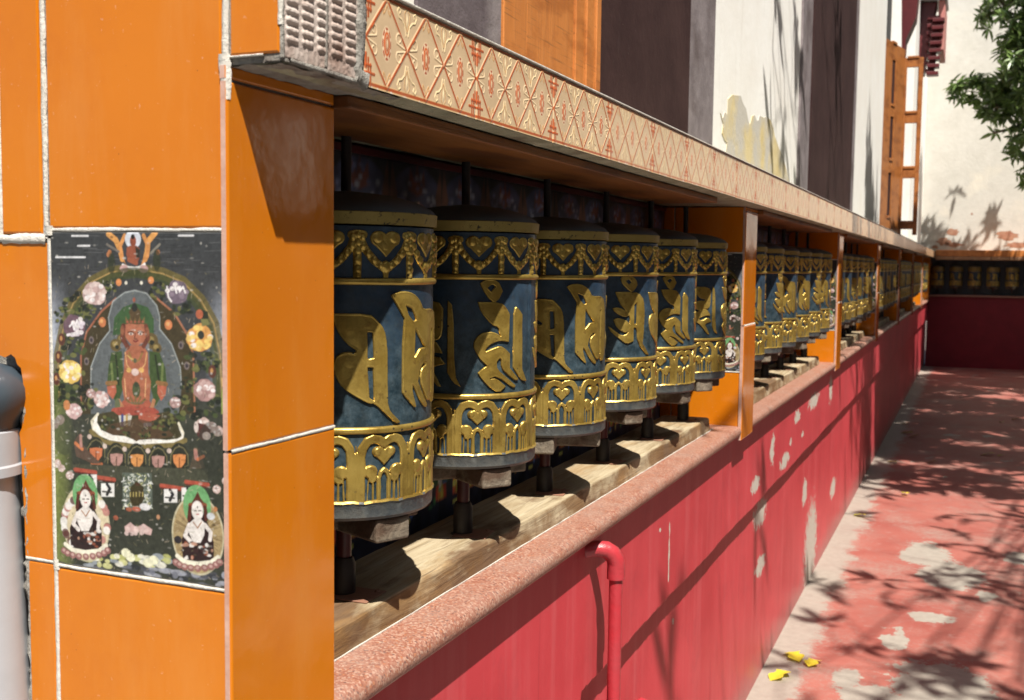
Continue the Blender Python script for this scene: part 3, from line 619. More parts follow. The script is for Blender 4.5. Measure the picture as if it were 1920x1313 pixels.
# painted back panels, one per bay
def mural():
    cv = Canvas(3.655, 1.04, 560, 160, (20,26,44)); X, Y = cv.X, cv.Y
    rs = np.random.RandomState(4); per = 3.655/12; NP = 12
    for k in range(NP):
        x = (k+.5)*per
        cv.lay(np.abs(X-k*per)-.003, (6,6,8))
        cv.ell((x, .12), .15, .10, (30,52,112))
        for s_ in (-1, 1):
            for j in range(6): cv.line([(x+s_*.150, .175+.018*j), (x+s_*.10, .165+.018*j), (x+s_*.06, .172+.018*j)], .0045, [(168,78,26),(120,46,24),(60,48,60)][j % 3])
            cv.ell((x+s_*.15, .32), .045, .08, (92,110,140))
        cv.ell((x, .28), .092, .16, (150,34,24)); cv.ell((x, .285), .078, .142, (40,82,40)); cv.ell((x, .29), .056, .115, (104,112,74)); cv.ell((x, .31), .032, .06, (170,110,60)); cv.ell((x, .235), .016, .02, (210,172,120)); cv.ell((x, .14), .012, .012, (200,40,34))
        for j in range(16):
            a = PI*j/15; cv.ell((x+.084*math.cos(a), .27-.145*math.sin(a)), .008, .010, [(190,44,34),(226,190,160),(60,120,56)][j % 3])
        cv.poly([(x-.05, .085), (x-.04, .03), (x-.015, .06), (x, .015), (x+.015, .06), (x+.04, .03), (x+.05, .085), (x, .10)], (120,26,22))
        for j in range(26):
            a = rs.uniform(0, PI); cv.ell((x+rs.uniform(.06, .12)*math.cos(a), .115-rs.uniform(.03, .09)*math.sin(a)+.01), rs.uniform(.006, .012), rs.uniform(.004, .009), [(70,100,176),(44,70,140),(130,150,190)][rs.randint(3)])
        for s_ in (-1, 1): cv.poly([(x+s_*.14, .02), (x+s_*.155, .12), (x+s_*.125, .15), (x+s_*.11, .10)], (110,50,20))
        # lower register: flames, lapis rocks, white offerings
        cv.ell((x-.12, .86), .05, .055, (44,84,178)); cv.ell((x-.10, .83), .022, .03, (90,130,210)); cv.ell((x+.10, .80), .045, .04, (34,66,150))
        for s_, c_ in ((-.03, (160,52,16)), (.055, (150,70,18)), (.16, (130,34,16))):
            cv.poly([(x+s_-.035, .96), (x+s_-.02, .80), (x+s_, .70), (x+s_+.025, .82), (x+s_+.035, .96)], c_)
            cv.poly([(x+s_-.016, .96), (x+s_, .80), (x+s_+.016, .96)], (196,120,34))
        cv.line([(x-.2, .90), (x+.2, .91)], .010, (22,58,34)); cv.line([(x-.2, .72), (x+.2, .71)], .008, (24,70,40))
        for j in range(3):
            cx = x-.15+.12*j; cv.poly([(cx-.013, .90), (cx, .935), (cx+.013, .90), (cx+.006, .885), (cx, .893), (cx-.006, .885)], (205,195,170))
        cv.line([(x-.06, .985), (x-.035, .985)], .005, (190,190,60))
        for j in range(16): cv.ell((x+rs.uniform(-.2, .2), rs.uniform(.62, .98)), rs.uniform(.004, .012), rs.uniform(.004, .012), [(190,150,60),(120,30,30),(40,100,60),(60,90,160)][rs.randint(4)])
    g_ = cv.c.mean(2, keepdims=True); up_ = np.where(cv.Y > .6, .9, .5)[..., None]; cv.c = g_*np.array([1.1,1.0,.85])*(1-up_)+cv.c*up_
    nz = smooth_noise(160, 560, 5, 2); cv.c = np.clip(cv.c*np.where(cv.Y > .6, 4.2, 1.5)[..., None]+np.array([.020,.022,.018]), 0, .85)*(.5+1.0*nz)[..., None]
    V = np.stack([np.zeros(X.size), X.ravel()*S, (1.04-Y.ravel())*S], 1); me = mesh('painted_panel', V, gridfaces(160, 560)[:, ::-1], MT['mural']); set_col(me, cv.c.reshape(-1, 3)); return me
MUR = mural()
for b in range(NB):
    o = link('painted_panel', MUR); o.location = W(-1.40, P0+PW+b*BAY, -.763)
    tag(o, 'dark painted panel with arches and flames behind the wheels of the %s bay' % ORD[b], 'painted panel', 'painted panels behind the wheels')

# ------------------------------------------------------------------ tiled pillars
def tilebox(bm, axis, u0, u1, z0, z1, face, depth, bev=.0035, off=(0,0,0), ui=0, si=1):
    """a glazed tile; axis 'y': faces -Y at y=face (u is x); axis 'x': faces +X at x=face (u is y)"""
    def P(u, z, d):
        p = (u, face+d, z) if axis == 'y' else (face-d, u, z)
        return bm.verts.new(((p[0]-off[0])*S, (p[1]-off[1])*S, (p[2]-off[2])*S))
    rings = []
    for ins, d in ((0, depth), (0, bev), (bev*.3, bev*.35), (bev, .0)):
        rings.append([P(u0+ins, z0+ins, d), P(u1-ins, z0+ins, d), P(u1-ins, z1-ins, d), P(u0+ins, z1-ins, d)])
    for i, (a, b) in enumerate(zip(rings, rings[1:])):
        for k in range(4): bm.faces.new((a[k], a[(k+1) % 4], b[(k+1) % 4], b[k])).material_index = si if i == 0 else ui
    bm.faces.new(rings[-1]).material_index = ui
def ragged(bm, axis, p, q, face, wdt, seed, off, h=.0022, mi=0, step=.006):
    """irregular smear of grout along a joint from p to q ((u,z) pairs)"""
    rs = np.random.RandomState(seed); L = math.hypot(q[0]-p[0], q[1]-p[1]); n = max(3, int(L/step)); d = ((q[0]-p[0])/L, (q[1]-p[1])/L); nn = (-d[1], d[0])
    rows = []; wl = wr = wdt
    for i in range(n+1):
        t = i/n; wl = wl*.8+.2*wdt*rs.uniform(.1, 1.9); wr = wr*.8+.2*wdt*rs.uniform(.1, 1.9)
        u, z = p[0]+(q[0]-p[0])*t, p[1]+(q[1]-p[1])*t; row = []
        for a, hh in ((-wl, -.003), (-wl*.8, h*.7), (0, h*rs.uniform(.6, .85)), (wr*.8, h*.65), (wr, -.003)):
            uu, zz = u+nn[0]*a, z+nn[1]*a; pt = (uu, face-hh, zz) if axis == 'y' else (face+hh, uu, zz)
            row.append(bm.verts.new(((pt[0]-off[0])*S, (pt[1]-off[1])*S, (pt[2]-off[2])*S)))
        rows.append(row)
    for a, b in zip(rows, rows[1:]):
        for k in range(4):
            f = bm.faces.new((a[k], a[k+1], b[k+1], b[k])); f.material_index = mi; f.smooth = True
# the painted tile: pixel positions of the photo are turned into tile coordinates
TX0, TX1, TZ1, TZ0 = -1.3430, -1.0095, .0410, -.4900
def tp(px, py):
    v = RM.T @ np.array([px-CX, py-CY, FPX]); s_ = 1.332/v[1]; return (v[0]*s_-TX0, TZ1-v[2]*s_)
def thangka():
    lin0 = lin

    cols, rows = 330, 526; cv = Canvas(TX1-TX0, TZ1-TZ0, cols, rows, (62,66,70)); k = 1/3.647
    A = lambda x, y: tp(80+x*k, 420+y*k)            # crop A pixels
    B = lambda x, y: tp(80+x*k, 760+y*k)            # crop B pixels
    sc_ = (TX1-TX0)/1225.0                          # crop pixel -> units
    def pA(pts, col, a=1, **q): cv.poly([A(*p) for p in pts], col, a, **q)
    def lA(pts, r, col, a=1, **q): cv.line([A(*p) for p in pts], r*sc_, col, a, **q)
    def eA(x, y, rx, ry, col, a=1, **q): cv.ell(A(x, y), rx*sc_, ry*sc_, col, a, **q)
    def pB(pts, col, a=1, **q): cv.poly([B(*p) for p in pts], col, a, **q)
    def lB(pts, r, col, a=1, **q): cv.line([B(*p) for p in pts], r*sc_, col, a, **q)
    def eB(x, y, rx, ry, col, a=1, **q): cv.ell(B(x, y), rx*sc_, ry*sc_, col, a, **q)
    rs = np.random.RandomState(8)
    # ground: slate sky, paler to the sides, olive-grey land below
    cv.c[:] = lin((58,61,66)); n1 = smooth_noise(rows, cols, 20, 1)*.5+smooth_noise(rows, cols, 7, 2)*.5; vert = smooth_noise(rows, cols, 4, 3).mean(0)[None, :]
    Xn, Yn = cv.X/cv.w, cv.Y/cv.h
    side = np.clip(np.abs(Xn-.5)*2-.78, 0, .22)/.22*np.clip(1-np.abs(Yn-.33)/.2, 0, 1); cv.c = cv.c*(1-side[..., None])+np.array(lin((190,200,220)))*side[..., None]
    g = np.clip((Yn-.40)/.1, 0, 1)[..., None]; cv.c = cv.c*(1-g)+np.array(lin((56,60,48)))*g
    lft = (np.clip((Yn-.44)/.1, 0, 1)*np.clip(.12-Xn, 0, .1)/.1)[..., None]; cv.c = cv.c*(1-lft)+np.array(lin((120,132,50)))*lft
    for _ in range(90): 
        y = rs.uniform(60, 330); x = rs.uniform(60, 1180); L = rs.uniform(30, 160); lA([(x, y), (x+L, y+rs.uniform(-4, 4))], rs.uniform(1, 2.5), (24,26,30) if rs.rand() < .5 else (110,112,116), .45)
    for x, y, L in ((90,228,200),(240,150,80),(200,82,110),(930,80,100)): lA([(x, y), (x+L, y)], 5, (232,232,236), .9)
    # aura arches
    arch = [(110,1150),(105,900),(140,720),(210,540),(330,400),(470,330),(640,310),(820,340),(960,400),(1080,520),(1170,680),(1215,900),(1225,1150)]
    lA(arch, 34, (112,98,26), .85); lA([(p[0]*.94+38, p[1]+30) for p in arch], 24, (60,72,28), .8); lA(arch, 4, (190,150,60), .8)
    pA([(262,1300),(262,900),(300,740),(400,600),(500,510),(640,450),(770,500),(900,610),(990,760),(1030,900),(1040,1300)], (66,54,22)); lA([(262,1300),(262,900),(300,740),(400,600),(500,510)], 6, (170,90,50)); lA([(770,500),(900,610),(990,760),(1030,900),(1040,1300)], 6, (176,104,60))
    for x, y in ((408,672),(860,690)): eA(x, y, 26, 28, (216,116,22)); eA(x-5, y-6, 12, 12, (236,160,60))
    for x, y in ((333,795),(300,940),(945,830),(985,970)): eA(x, y, 18, 22, (120,104,100)); eA(x, y, 10, 12, (60,50,60))
    for x in (520,740): eA(x, 400 if x == 520 else 385, 20, 20, (226,130,20))
    for x in (468,570,675): eA(x, 425 if x == 468 else 403, 10, 10, (226,220,200))
    pA([(330,1300),(330,980),(390,820),(460,730),(450,640),(480,530),(560,470),(630,455),(710,475),(780,560),(800,640),(800,720),(880,820),(940,980),(950,1120),(930,1300)], (92,100,104)); lA([(330,1120),(330,980),(390,820),(460,730),(450,640),(480,530),(560,470),(630,455),(710,475),(780,560),(800,640),(800,720),(880,820),(940,980),(950,1120)], 4, (160,170,170), .8)
    pA([(480,760),(490,640),(550,570),(630,540),(720,570),(760,650),(760,760)], (52,92,44)); 
    # little top figure in its halo
    lA([(450,70),(500,110),(530,180),(545,240)], 17, (226,150,20)); lA([(770,60),(720,120),(715,190),(700,240)], 17, (226,150,20)); lA([(560,80),(530,150),(540,220),(590,280)], 12, (224,140,20)); lA([(690,80),(720,150),(715,220),(670,280)], 12, (224,140,20))
    eA(620, 190, 72, 105, (60,62,70)); eA(617, 105, 56, 52, (206,212,226)); lA([(440,140),(520,190)], 7, (120,112,104)); lA([(800,140),(740,200)], 7, (130,124,110))
    for x, y in ((458,195),(788,195),(450,210)): eA(x, y, 14, 15, (190,110,40))
    eA(618, 118, 22, 32, (150,62,24)); eA(616, 88, 13, 14, (30,26,24)); pA([(575,160),(600,148),(640,148),(662,170),(660,240),(640,275),(585,255),(572,210)], (156,70,30)); pA([(634,152),(664,176),(662,232),(640,230)], (48,44,36)); lA([(590,245),(640,268)], 13, (170,80,34))
    lA([(548,282),(580,298),(630,304),(670,296),(696,276)], 8, (236,232,226)); eA(556, 306, 30, 22, (196,150,146)); eA(690, 308, 32, 22, (196,150,146)); eA(625, 330, 120, 26, (58,66,26), .8); eA(470, 270, 26, 60, (46,54,30), .8); eA(780, 250, 26, 60, (46,54,30), .8)
    # flowers
    def flower(f, x, y, r, c1, c2, n=26, hi=(240,232,232)):
        for j in range(9): f(x+r*.45*math.cos(j*.7), y+r*.42*math.sin(j*.7), r*rs.uniform(.42, .6), r*rs.uniform(.38, .55), c1)
        for _ in range(n):
            a, q = rs.uniform(0, 2*PI), r*math.sqrt(rs.rand())*.9; f(x+q*math.cos(a), y+q*math.sin(a)*.9, r*.2, r*.15, c2 if rs.rand() < .6 else hi, .9)
    def leaves(f, x, y, r, n=22):
        for _ in range(n):
            a, q = rs.uniform(0, 2*PI), r*math.sqrt(rs.rand()); f(x+q*math.cos(a), y+q*math.sin(a), r*rs.uniform(.14, .3), r*rs.uniform(.1, .2), [(34,48,26),(22,30,22),(70,86,34),(110,112,44)][rs.randint(4)], .9)
    for x, y, r in ((230,560,90),(300,600,60),(130,630,60),(210,830,90),(120,980,60),(210,1080,90),(130,1150,90),(230,1200,90),(460,440,50),(790,460,60),(940,560,80),(1080,920,90),(1160,970,60),(1100,1240,110),(930,1260,90),(330,1180,90),(1000,1090,60)): leaves(eA, x, y, r)
    flower(eA, 355, 475, 86, (196,160,156), (222,196,190)); flower(eA, 920, 470, 82, (110,92,112), (140,120,140), 10); flower(eA, 213, 700, 82, (112,78,96), (220,206,222), 16); flower(eA, 1072, 780, 92, (224,150,14), (246,206,70)); flower(eA, 190, 1010, 84, (232,186,30), (250,226,110), 30)
    flower(eA, 400, 1200, 58, (196,150,146), (226,196,190)); flower(eA, 1110, 1140, 76, (176,128,124), (206,166,160), 16); flower(eA, 905, 1220, 40, (170,130,126), (200,160,156), 10); flower(eA, 330, 1160, 34, (180,136,132), (210,180,170), 8); flower(eA, 215, 1280, 56, (206,162,160), (232,204,200), 14)
    lA([(850,430),(860,500),(880,530)], 5, (236,230,232)); lA([(905,430),(915,470)], 6, (236,230,232)); lA([(940,430),(935,465),(960,430),(975,470)], 5, (236,230,232)); lA([(185,700),(205,680),(215,720),(235,660),(250,700)], 6, (238,232,236)); eA(1082, 760, 22, 24, (50,52,46)); lA([(170,760),(270,740)], 8, (222,214,220))
    pA([(1060,620),(1090,585),(1130,600),(1135,680),(1100,700)], (40,46,30)); eA(1072, 618, 24, 26, (190,84,24)); pA([(1080,650),(1130,650),(1140,690),(1090,700)], (120,120,56))
    for x, y in ((130,790),(110,910),(95,1060),(1160,1010)): eA(x, y, 26, 36, (96,46,30)); eA(x-4, y-6, 10, 14, (206,140,50))
    eA(165, 1240, 26, 30, (206,120,26)); pA([(1225,1050),(1250,1050),(1255,1120),(1225,1110)], (222,170,80)); pA([(1222,1130),(1258,1130),(1258,1300),(1222,1300)], (150,168,40)); pA([(45,1090),(110,1120),(90,1300),(50,1300)], (84,100,36))
    # main figure: robes, body, face
    for x, y, r in ((500,830,40),(540,790,34),(740,800,50),(780,850,34)): 
        eA(x, y, r, r*.9, (104,84,30)); eA(x-5, y-8, r*.5, r*.4, (154,130,50)); eA(x+8, y+12, r*.35, r*.3, (36,40,28))
    for x, y in ((545,832),(715,835)): eA(x, y, 15, 17, (120,120,124))
    pA([(470,880),(540,870),(560,1100),(510,1240),(440,1110),(450,980)], (58,84,30)); pA([(730,870),(800,880),(840,990),(850,1110),(770,1250),(730,1080)], (58,84,30)); lA([(500,900),(520,1100)], 6, (30,44,20)); lA([(770,900),(800,1100)], 6, (30,44,20)); lA([(470,960),(480,1080)], 8, (120,140,60), .7); lA([(820,960),(815,1080)], 8, (120,140,60), .7)
    pA([(560,880),(590,850),(600,830),(690,835),(720,880),(722,1020),(740,1080),(730,1220),(560,1220),(540,1080),(556,1010)], (178,92,46)); pA([(555,690),(600,672),(655,670),(700,690),(718,760),(690,810),(650,835),(610,830),(575,790),(552,740)], (184,98,54))
    lA([(552,700),(545,780),(580,840)], 16, (116,50,24)); lA([(706,700),(722,780),(690,836)], 14, (116,50,24)); eA(545, 730, 14, 26, (150,80,40)); eA(715, 740, 14, 26, (150,80,40))
    pA([(560,690),(600,640),(590,600),(620,560),(630,540),(645,570),(670,600),(665,640),(712,690),(690,682),(640,688),(590,680)], (88,66,30)); eA(628, 572, 20, 24, (34,38,34)); eA(625, 520, 9, 13, (176,80,40))
    for x, d in ((580,-14),(605,-6),(632,0),(658,6),(684,14)): pA([(x-13, 678), (x+d, 632), (x+13, 678)], (120,92,40)); eA(x, 670, 6, 6, (180,70,40))
    lA([(585,742),(608,738),(622,746)], 3.5, (44,22,18)); lA([(650,746),(665,738),(692,742)], 3.5, (44,22,18)); eA(604, 752, 15, 7, (232,206,190)); eA(668, 752, 15, 7, (232,206,190)); eA(604, 753, 6, 6, (24,18,16)); eA(668, 753, 6, 6, (24,18,16)); lA([(634,750),(628,785),(644,788)], 3, (110,40,24)); lA([(622,800),(636,806),(652,798)], 5, (130,26,20)); eA(630, 727, 5, 5, (240,210,190))
    lA([(565,880),(575,960),(600,1000),(670,1000),(700,960),(712,880)], 3.5, (222,160,80)); lA([(590,880),(610,930),(632,945),(660,930),(680,885)], 6, (150,110,30)); lA([(580,900),(600,920),(630,930)], 4, (210,170,60)); eA(632, 935, 12, 14, (90,90,60))
    for x, y in ((590,1000),(675,1000)): eA(x, y, 18, 14, (226,170,50))
    eA(632, 1014, 26, 20, (230,196,186)); lA([(560,1060),(570,1180)], 4, (226,160,90)); lA([(705,1060),(700,1180)], 4, (226,160,90)); eA(640, 1135, 28, 46, (70,84,44)); eA(640, 1100, 14, 14, (50,62,40))
    pA([(440,1110),(500,1100),(505,1150),(480,1200),(445,1160)], (190,84,40)); pA([(785,1100),(848,1110),(840,1170),(810,1210),(785,1160)], (190,84,40)); lA([(440,1090),(500,1086)], 12, (150,100,30)); lA([(785,1086),(845,1096)], 12, (150,100,30))
    for a in range(9): lA([(635,1260), (635+90*math.cos(PI*a/8), 1250-70*math.sin(PI*a/8))], 6, (124,96,36))
    lA([(560,1230),(600,1255),(640,1262)], 20, (180,76,36)); lA([(720,1230),(690,1255),(650,1262)], 20, (180,76,36)); lA([(520,1210),(560,1280)], 12, (190,120,60)); lA([(760,1210),(740,1280)], 12, (190,120,60)); eA(512, 1240, 20, 40, (96,104,66)); 
    lA([(490,1288),(780,1292)], 16, (170,52,22))
    # lower half (crop B)
    lB([(490,45),(620,30),(760,45)], 22, (176,60,26)); pB([(340,80),(380,60),(480,40),(520,70),(620,70),(770,60),(860,40),(930,100),(970,200),(900,270),(640,290),(420,260),(330,170)], (64,58,26))
    pB([(520,70),(610,70),(600,140),(530,140)], (210,206,190)); lB([(545,70),(545,138)], 9, (60,70,140)); lB([(575,70),(575,138)], 8, (190,150,60)); pB([(655,70),(700,50),(760,60),(805,70),(770,100),(690,125),(655,105)], (184,76,36)); pB([(690,120),(745,120),(745,145),(690,145)], (150,150,170))
    pB([(470,130),(640,90),(820,130),(900,210),(640,260),(420,200)], (90,62,34), .85)
    for x, y, r in ((430,140,60),(390,190,40),(820,160,60),(880,110,50),(560,190,40),(700,190,40)): leaves(eB, x, y, r, 16)
    lB([(378,60),(335,110),(345,160),(400,205),(520,235),(640,258),(780,262),(900,258),(955,220),(960,190),(930,125)], 8, (228,220,190)); pB([(340,150),(352,100),(375,70),(372,120),(400,170),(480,205),(560,212),(620,235),(640,250),(660,238),(760,232),(850,238),(920,230),(955,215),(930,150),(962,200),(950,250),(880,268),(640,268),(460,240),(380,205)], (242,238,228))
    lB([(330,180),(420,250),(640,285),(900,272),(975,240)], 14, (130,112,48)); 
    for x, y, c1 in ((365,335,(210,104,24)),(505,375,(186,132,120)),(645,380,(222,140,20)),(790,390,(186,132,120)),(935,380,(222,130,20))):
        eB(x, y-20, 66, 84, (44,46,34)); lB([(x-60, y+20), (x-58, y-40), (x-30, y-85), (x, y-100), (x+30, y-85), (x+58, y-40), (x+60, y+20)], 3.5, (130,120,70), .8)
        pB([(x-44,y-40),(x,y-46),(x+44,y-40),(x+40,y+10),(x+14,y+46),(x-14,y+46),(x-40,y+10)], c1); lB([(x, y-20), (x, y+40)], 3, (80,44,20)); lB([(x-30,y+62),(x+40,y+66)], 7, c1, .9)
    for x, y in ((320,215),(425,280),(560,300),(720,312),(865,312)): eB(x, y, 16, 14, (214,190,176))
    pB([(210,250),(255,190),(275,270),(330,330),(400,400),(340,400),(230,350)], (96,72,56)); lB([(225,260),(270,300)], 10, (220,116,26)); lB([(260,210),(262,280)], 10, (190,130,116)); pB([(1000,440),(1040,300),(1070,290),(1110,430)], (86,74,56)); lB([(1045,310),(1050,360)], 13, (180,116,100)); lB([(1060,370),(1100,350)], 9, (200,100,30))
    pB([(200,400),(1130,440),(1130,520),(960,560),(740,540),(540,520),(330,470),(210,440)], (72,74,56)); 
    for (x0, y0, x1, y1) in ((222,440,362,460),(355,490,490,510),(810,550,960,572),(980,525,1130,545)): lB([(x0, y0), (x1, y1)], 12, (186,66,26)); lB([(x0, y0+16), (x1, y1+16)], 4, (110,34,20))
    for x, y in ((330,500),(450,560),(880,600),(1000,590)): pB([(x-50,y-26),(x+40,y-26),(x+40,y+66),(x-50,y+66)], (232,230,226)); lB([(x-10,y-20),(x+10,y+10),(x-10,y+50)], 10, (44,44,50)); lB([(x-40,y+30),(x+20,y+36)], 5, (60,56,50))
    pB([(545,460),(745,465),(752,700),(640,735),(548,690)], (92,104,92))
    for _ in range(170): x, y = rs.uniform(550, 745), rs.uniform(465, 700); a = rs.uniform(0, PI); lB([(x, y), (x+16*math.cos(a), y+16*math.sin(a))], 3, [(206,212,196),(190,190,120),(70,84,60),(230,232,226)][rs.randint(4)], .9)
    pB([(600,560),(640,520),(690,560),(695,640),(670,690),(610,690),(595,640)], (66,58,28)); 
    for x in (600,620,640,662,684): lB([(x, 598), (x, 622)], 4, (180,160,70))
    eB(700, 695, 38, 20, (226,224,226)); eB(640, 710, 30, 14, (190,80,36)); eB(590, 712, 22, 12, (170,80,36)); eB(500, 770, 18, 14, (170,80,40)); eB(790, 765, 12, 14, (190,130,80)); eB(650, 540, 20, 10, (80,50,30))
    pB([(560,830),(600,800),(640,835),(690,810),(750,850),(740,890),(700,880),(640,858),(600,880),(565,865)], (206,166,160)); 
    for _ in range(12): eB(rs.uniform(570, 740), rs.uniform(820, 880), 16, 12, (222,190,184), .8)
    # clouds at the bottom and ground
    for _ in range(70):
        x = rs.uniform(100, 1250); eB(x, 1110+(x-100)*.07+rs.uniform(-40, 60), rs.uniform(15, 60), rs.uniform(8, 22), [(70,72,84),(110,114,130),(44,48,58),(160,164,180)][rs.randint(4)], .8)
    for _ in range(46):
        x = rs.uniform(300, 860); eB(x, 1060+rs.uniform(-30, 40), rs.uniform(14, 40), rs.uniform(10, 20), [(214,214,130),(236,234,214),(190,192,90),(150,160,170)][rs.randint(4)], .85)
    for x, y in ((570,1010),(600,1040),(760,1060),(720,1080)): eB(x, y, 34, 26, (232,230,190))
    for x, y, r in ((80,130,34),(120,100,34),(100,400,30),(130,430,26),(185,480,30),(1100,130,46),(1150,150,40),(1200,180,36),(1250,520,26),(1190,575,30)):
        flower(eB, x, y, r, (200,168,158), (226,204,196), 8)
    pB([(1045,160),(1060,120),(1110,130),(1150,170),(1140,230),(1090,240),(1060,210)], (90,36,34)); eB(1050, 150, 15, 30, (228,206,196)); eB(1120, 210, 28, 22, (224,200,190)); eB(140, 200, 90, 120, (66,74,50), .6); eB(1150, 300, 90, 150, (50,54,44), .6)
    # two small seated white figures
    for cx, cy, hal in ((295,800,(222,204,160)), (1060,880,(176,150,92))):
        eB(cx, cy+10, 178, 225, (200,190,150)); eB(cx, cy+10, 168, 214, hal)
        if cx > 900:
            for _ in range(90):
                a = rs.uniform(0, 2*PI); lB([(cx+60*math.cos(a), cy+70*math.sin(a)), (cx+165*math.cos(a), cy+200*math.sin(a))], 2, (110,80,40), .5)
        else:
            for _ in range(40): a = rs.uniform(0, 2*PI); eB(cx+150*math.cos(a), cy+180*math.sin(a), 26, 24, [(236,232,226),(96,44,36),(196,120,110)][rs.randint(3)], .9)
        eB(cx-5, cy-190, 94, 118, (104,176,104)); pB([(cx-100,cy+200),(cx-110,cy+40),(cx-70,cy-60),(cx-60,cy-150),(cx+40,cy-150),(cx+80,cy-40),(cx+110,cy+60),(cx+110,cy+200)], (48,24,26))
        pB([(cx-50,cy-200),(cx-20,cy-250),(cx,cy-290),(cx+20,cy-245),(cx+55,cy-200),(cx,cy-180)], (100,44,26)); lB([(cx-50,cy-195),(cx+50,cy-195)], 14, (150,70,30)); eB(cx-2, cy-160, 40, 54, (236,228,222)); lB([(cx-22,cy-158),(cx-8,cy-158)], 3, (50,30,30)); lB([(cx+6,cy-158),(cx+22,cy-158)], 3, (50,30,30)); lB([(cx-8,cy-134),(cx+6,cy-134)], 3, (190,40,40)); eB(cx-2, cy-182, 4, 6, (30,20,20))
        lB([(cx-52,cy-180),(cx-60,cy-100)], 12, (96,40,26)); lB([(cx+50,cy-180),(cx+60,cy-100)], 12, (96,40,26))
        pB([(cx-16,cy-110),(cx+14,cy-110),(cx+50,cy-70),(cx+44,cy+10),(cx+20,cy+60),(cx-30,cy+60),(cx-60,cy-10),(cx-60,cy-70)], (234,226,220)); lB([(cx-30,cy-80),(cx,cy-40),(cx+25,cy-80)], 3.5, (170,110,60)); lB([(cx-58,cy-60),(cx-86,cy+10),(cx-50,cy+50)], 13, (230,220,214)); lB([(cx+50,cy-60),(cx+90,cy-10),(cx+84,cy+40)], 12, (230,220,214))
        for _ in range(30): x, y = cx+rs.uniform(-100, 100), cy+rs.uniform(60, 170); eB(x, y, rs.uniform(7, 22), rs.uniform(5, 13), [(236,230,224),(150,70,34),(60,30,30),(200,140,110),(40,24,26)][rs.randint(5)], .9)
        lB([(cx-140,cy+150),(cx-90,cy+190),(cx,cy+206),(cx+90,cy+196),(cx+140,cy+160)], 13, (238,232,206)); 
        for j in range(9): a = PI*(.12+.095*j); eB(cx-160*math.cos(a), cy+170+66*math.sin(a), 24, 20, (156,96,92)); eB(cx-160*math.cos(a), cy+166+66*math.sin(a), 12, 9, (206,160,150))
    eB(1150, 760, 26, 20, (210,214,220)); eB(1180, 712, 14, 14, (220,130,40)); eB(925, 920, 26, 22, (50,44,50))
    for _ in range(900):     # brush strokes and flecks over everything
        x, y = rs.rand()*cv.w, (.08+.92*rs.rand())*cv.h; a_ = rs.uniform(0, PI); l_ = rs.uniform(.002, .008); cv.line([(x, y), (x+l_*math.cos(a_), y+l_*math.sin(a_))], .0006, [(24,26,22),(150,140,90),(90,96,60),(200,180,150)][rs.randint(4)], rs.uniform(.15, .5))
    for _ in range(420):
        x, y = rs.rand()*cv.w, rs.rand()*cv.h; cv.ell((x, y), rs.uniform(.0008, .0035), rs.uniform(.0006, .002), [(20,22,22),(210,206,196),(90,80,50)][rs.randint(3)], rs.uniform(.15, .6))
    g_ = cv.c.mean(2, keepdims=True); cv.c = (g_+(cv.c-g_)*.74)*.80+np.array([.006,.006,.005])
    nz = smooth_noise(rows, cols, 5, 21)*.6+smooth_noise(rows, cols, 2, 22)*.4; cv.c *= (.72+.5*nz)[..., None]
    cv.lay(-np.minimum(np.minimum(cv.X, cv.w-cv.X), np.minimum(cv.Y, cv.h-cv.Y))*-1-.0015, (200,196,186), .5)
    d = np.minimum(np.minimum(cv.X, cv.w-cv.X), np.minimum(cv.Y, cv.h-cv.Y)); dep = np.clip(1-d/.0025, 0, 1)**2*.0022
    V = np.stack([cv.X.ravel()*S, dep.ravel()*S, -cv.Y.ravel()*S], 1); me = mesh('painted_tile', V, gridfaces(rows, cols)[:, ::-1], MT['thangka'], smooth=True); set_col(me, cv.c.reshape(-1, 3)); return me
THK = thangka()
def pillar_b_face(bm, off, seed=1, top=.28):
    """the narrow side facing the walkway"""
    y0, y1 = P0-.0035, P0+PW
    tilebox(bm, 'x', y0, y1, .2605, top-.001, -1.001, .012, .003, off); tilebox(bm, 'x', y0, y1, -.2805, .2565, -1.0, .012, .0035, off)
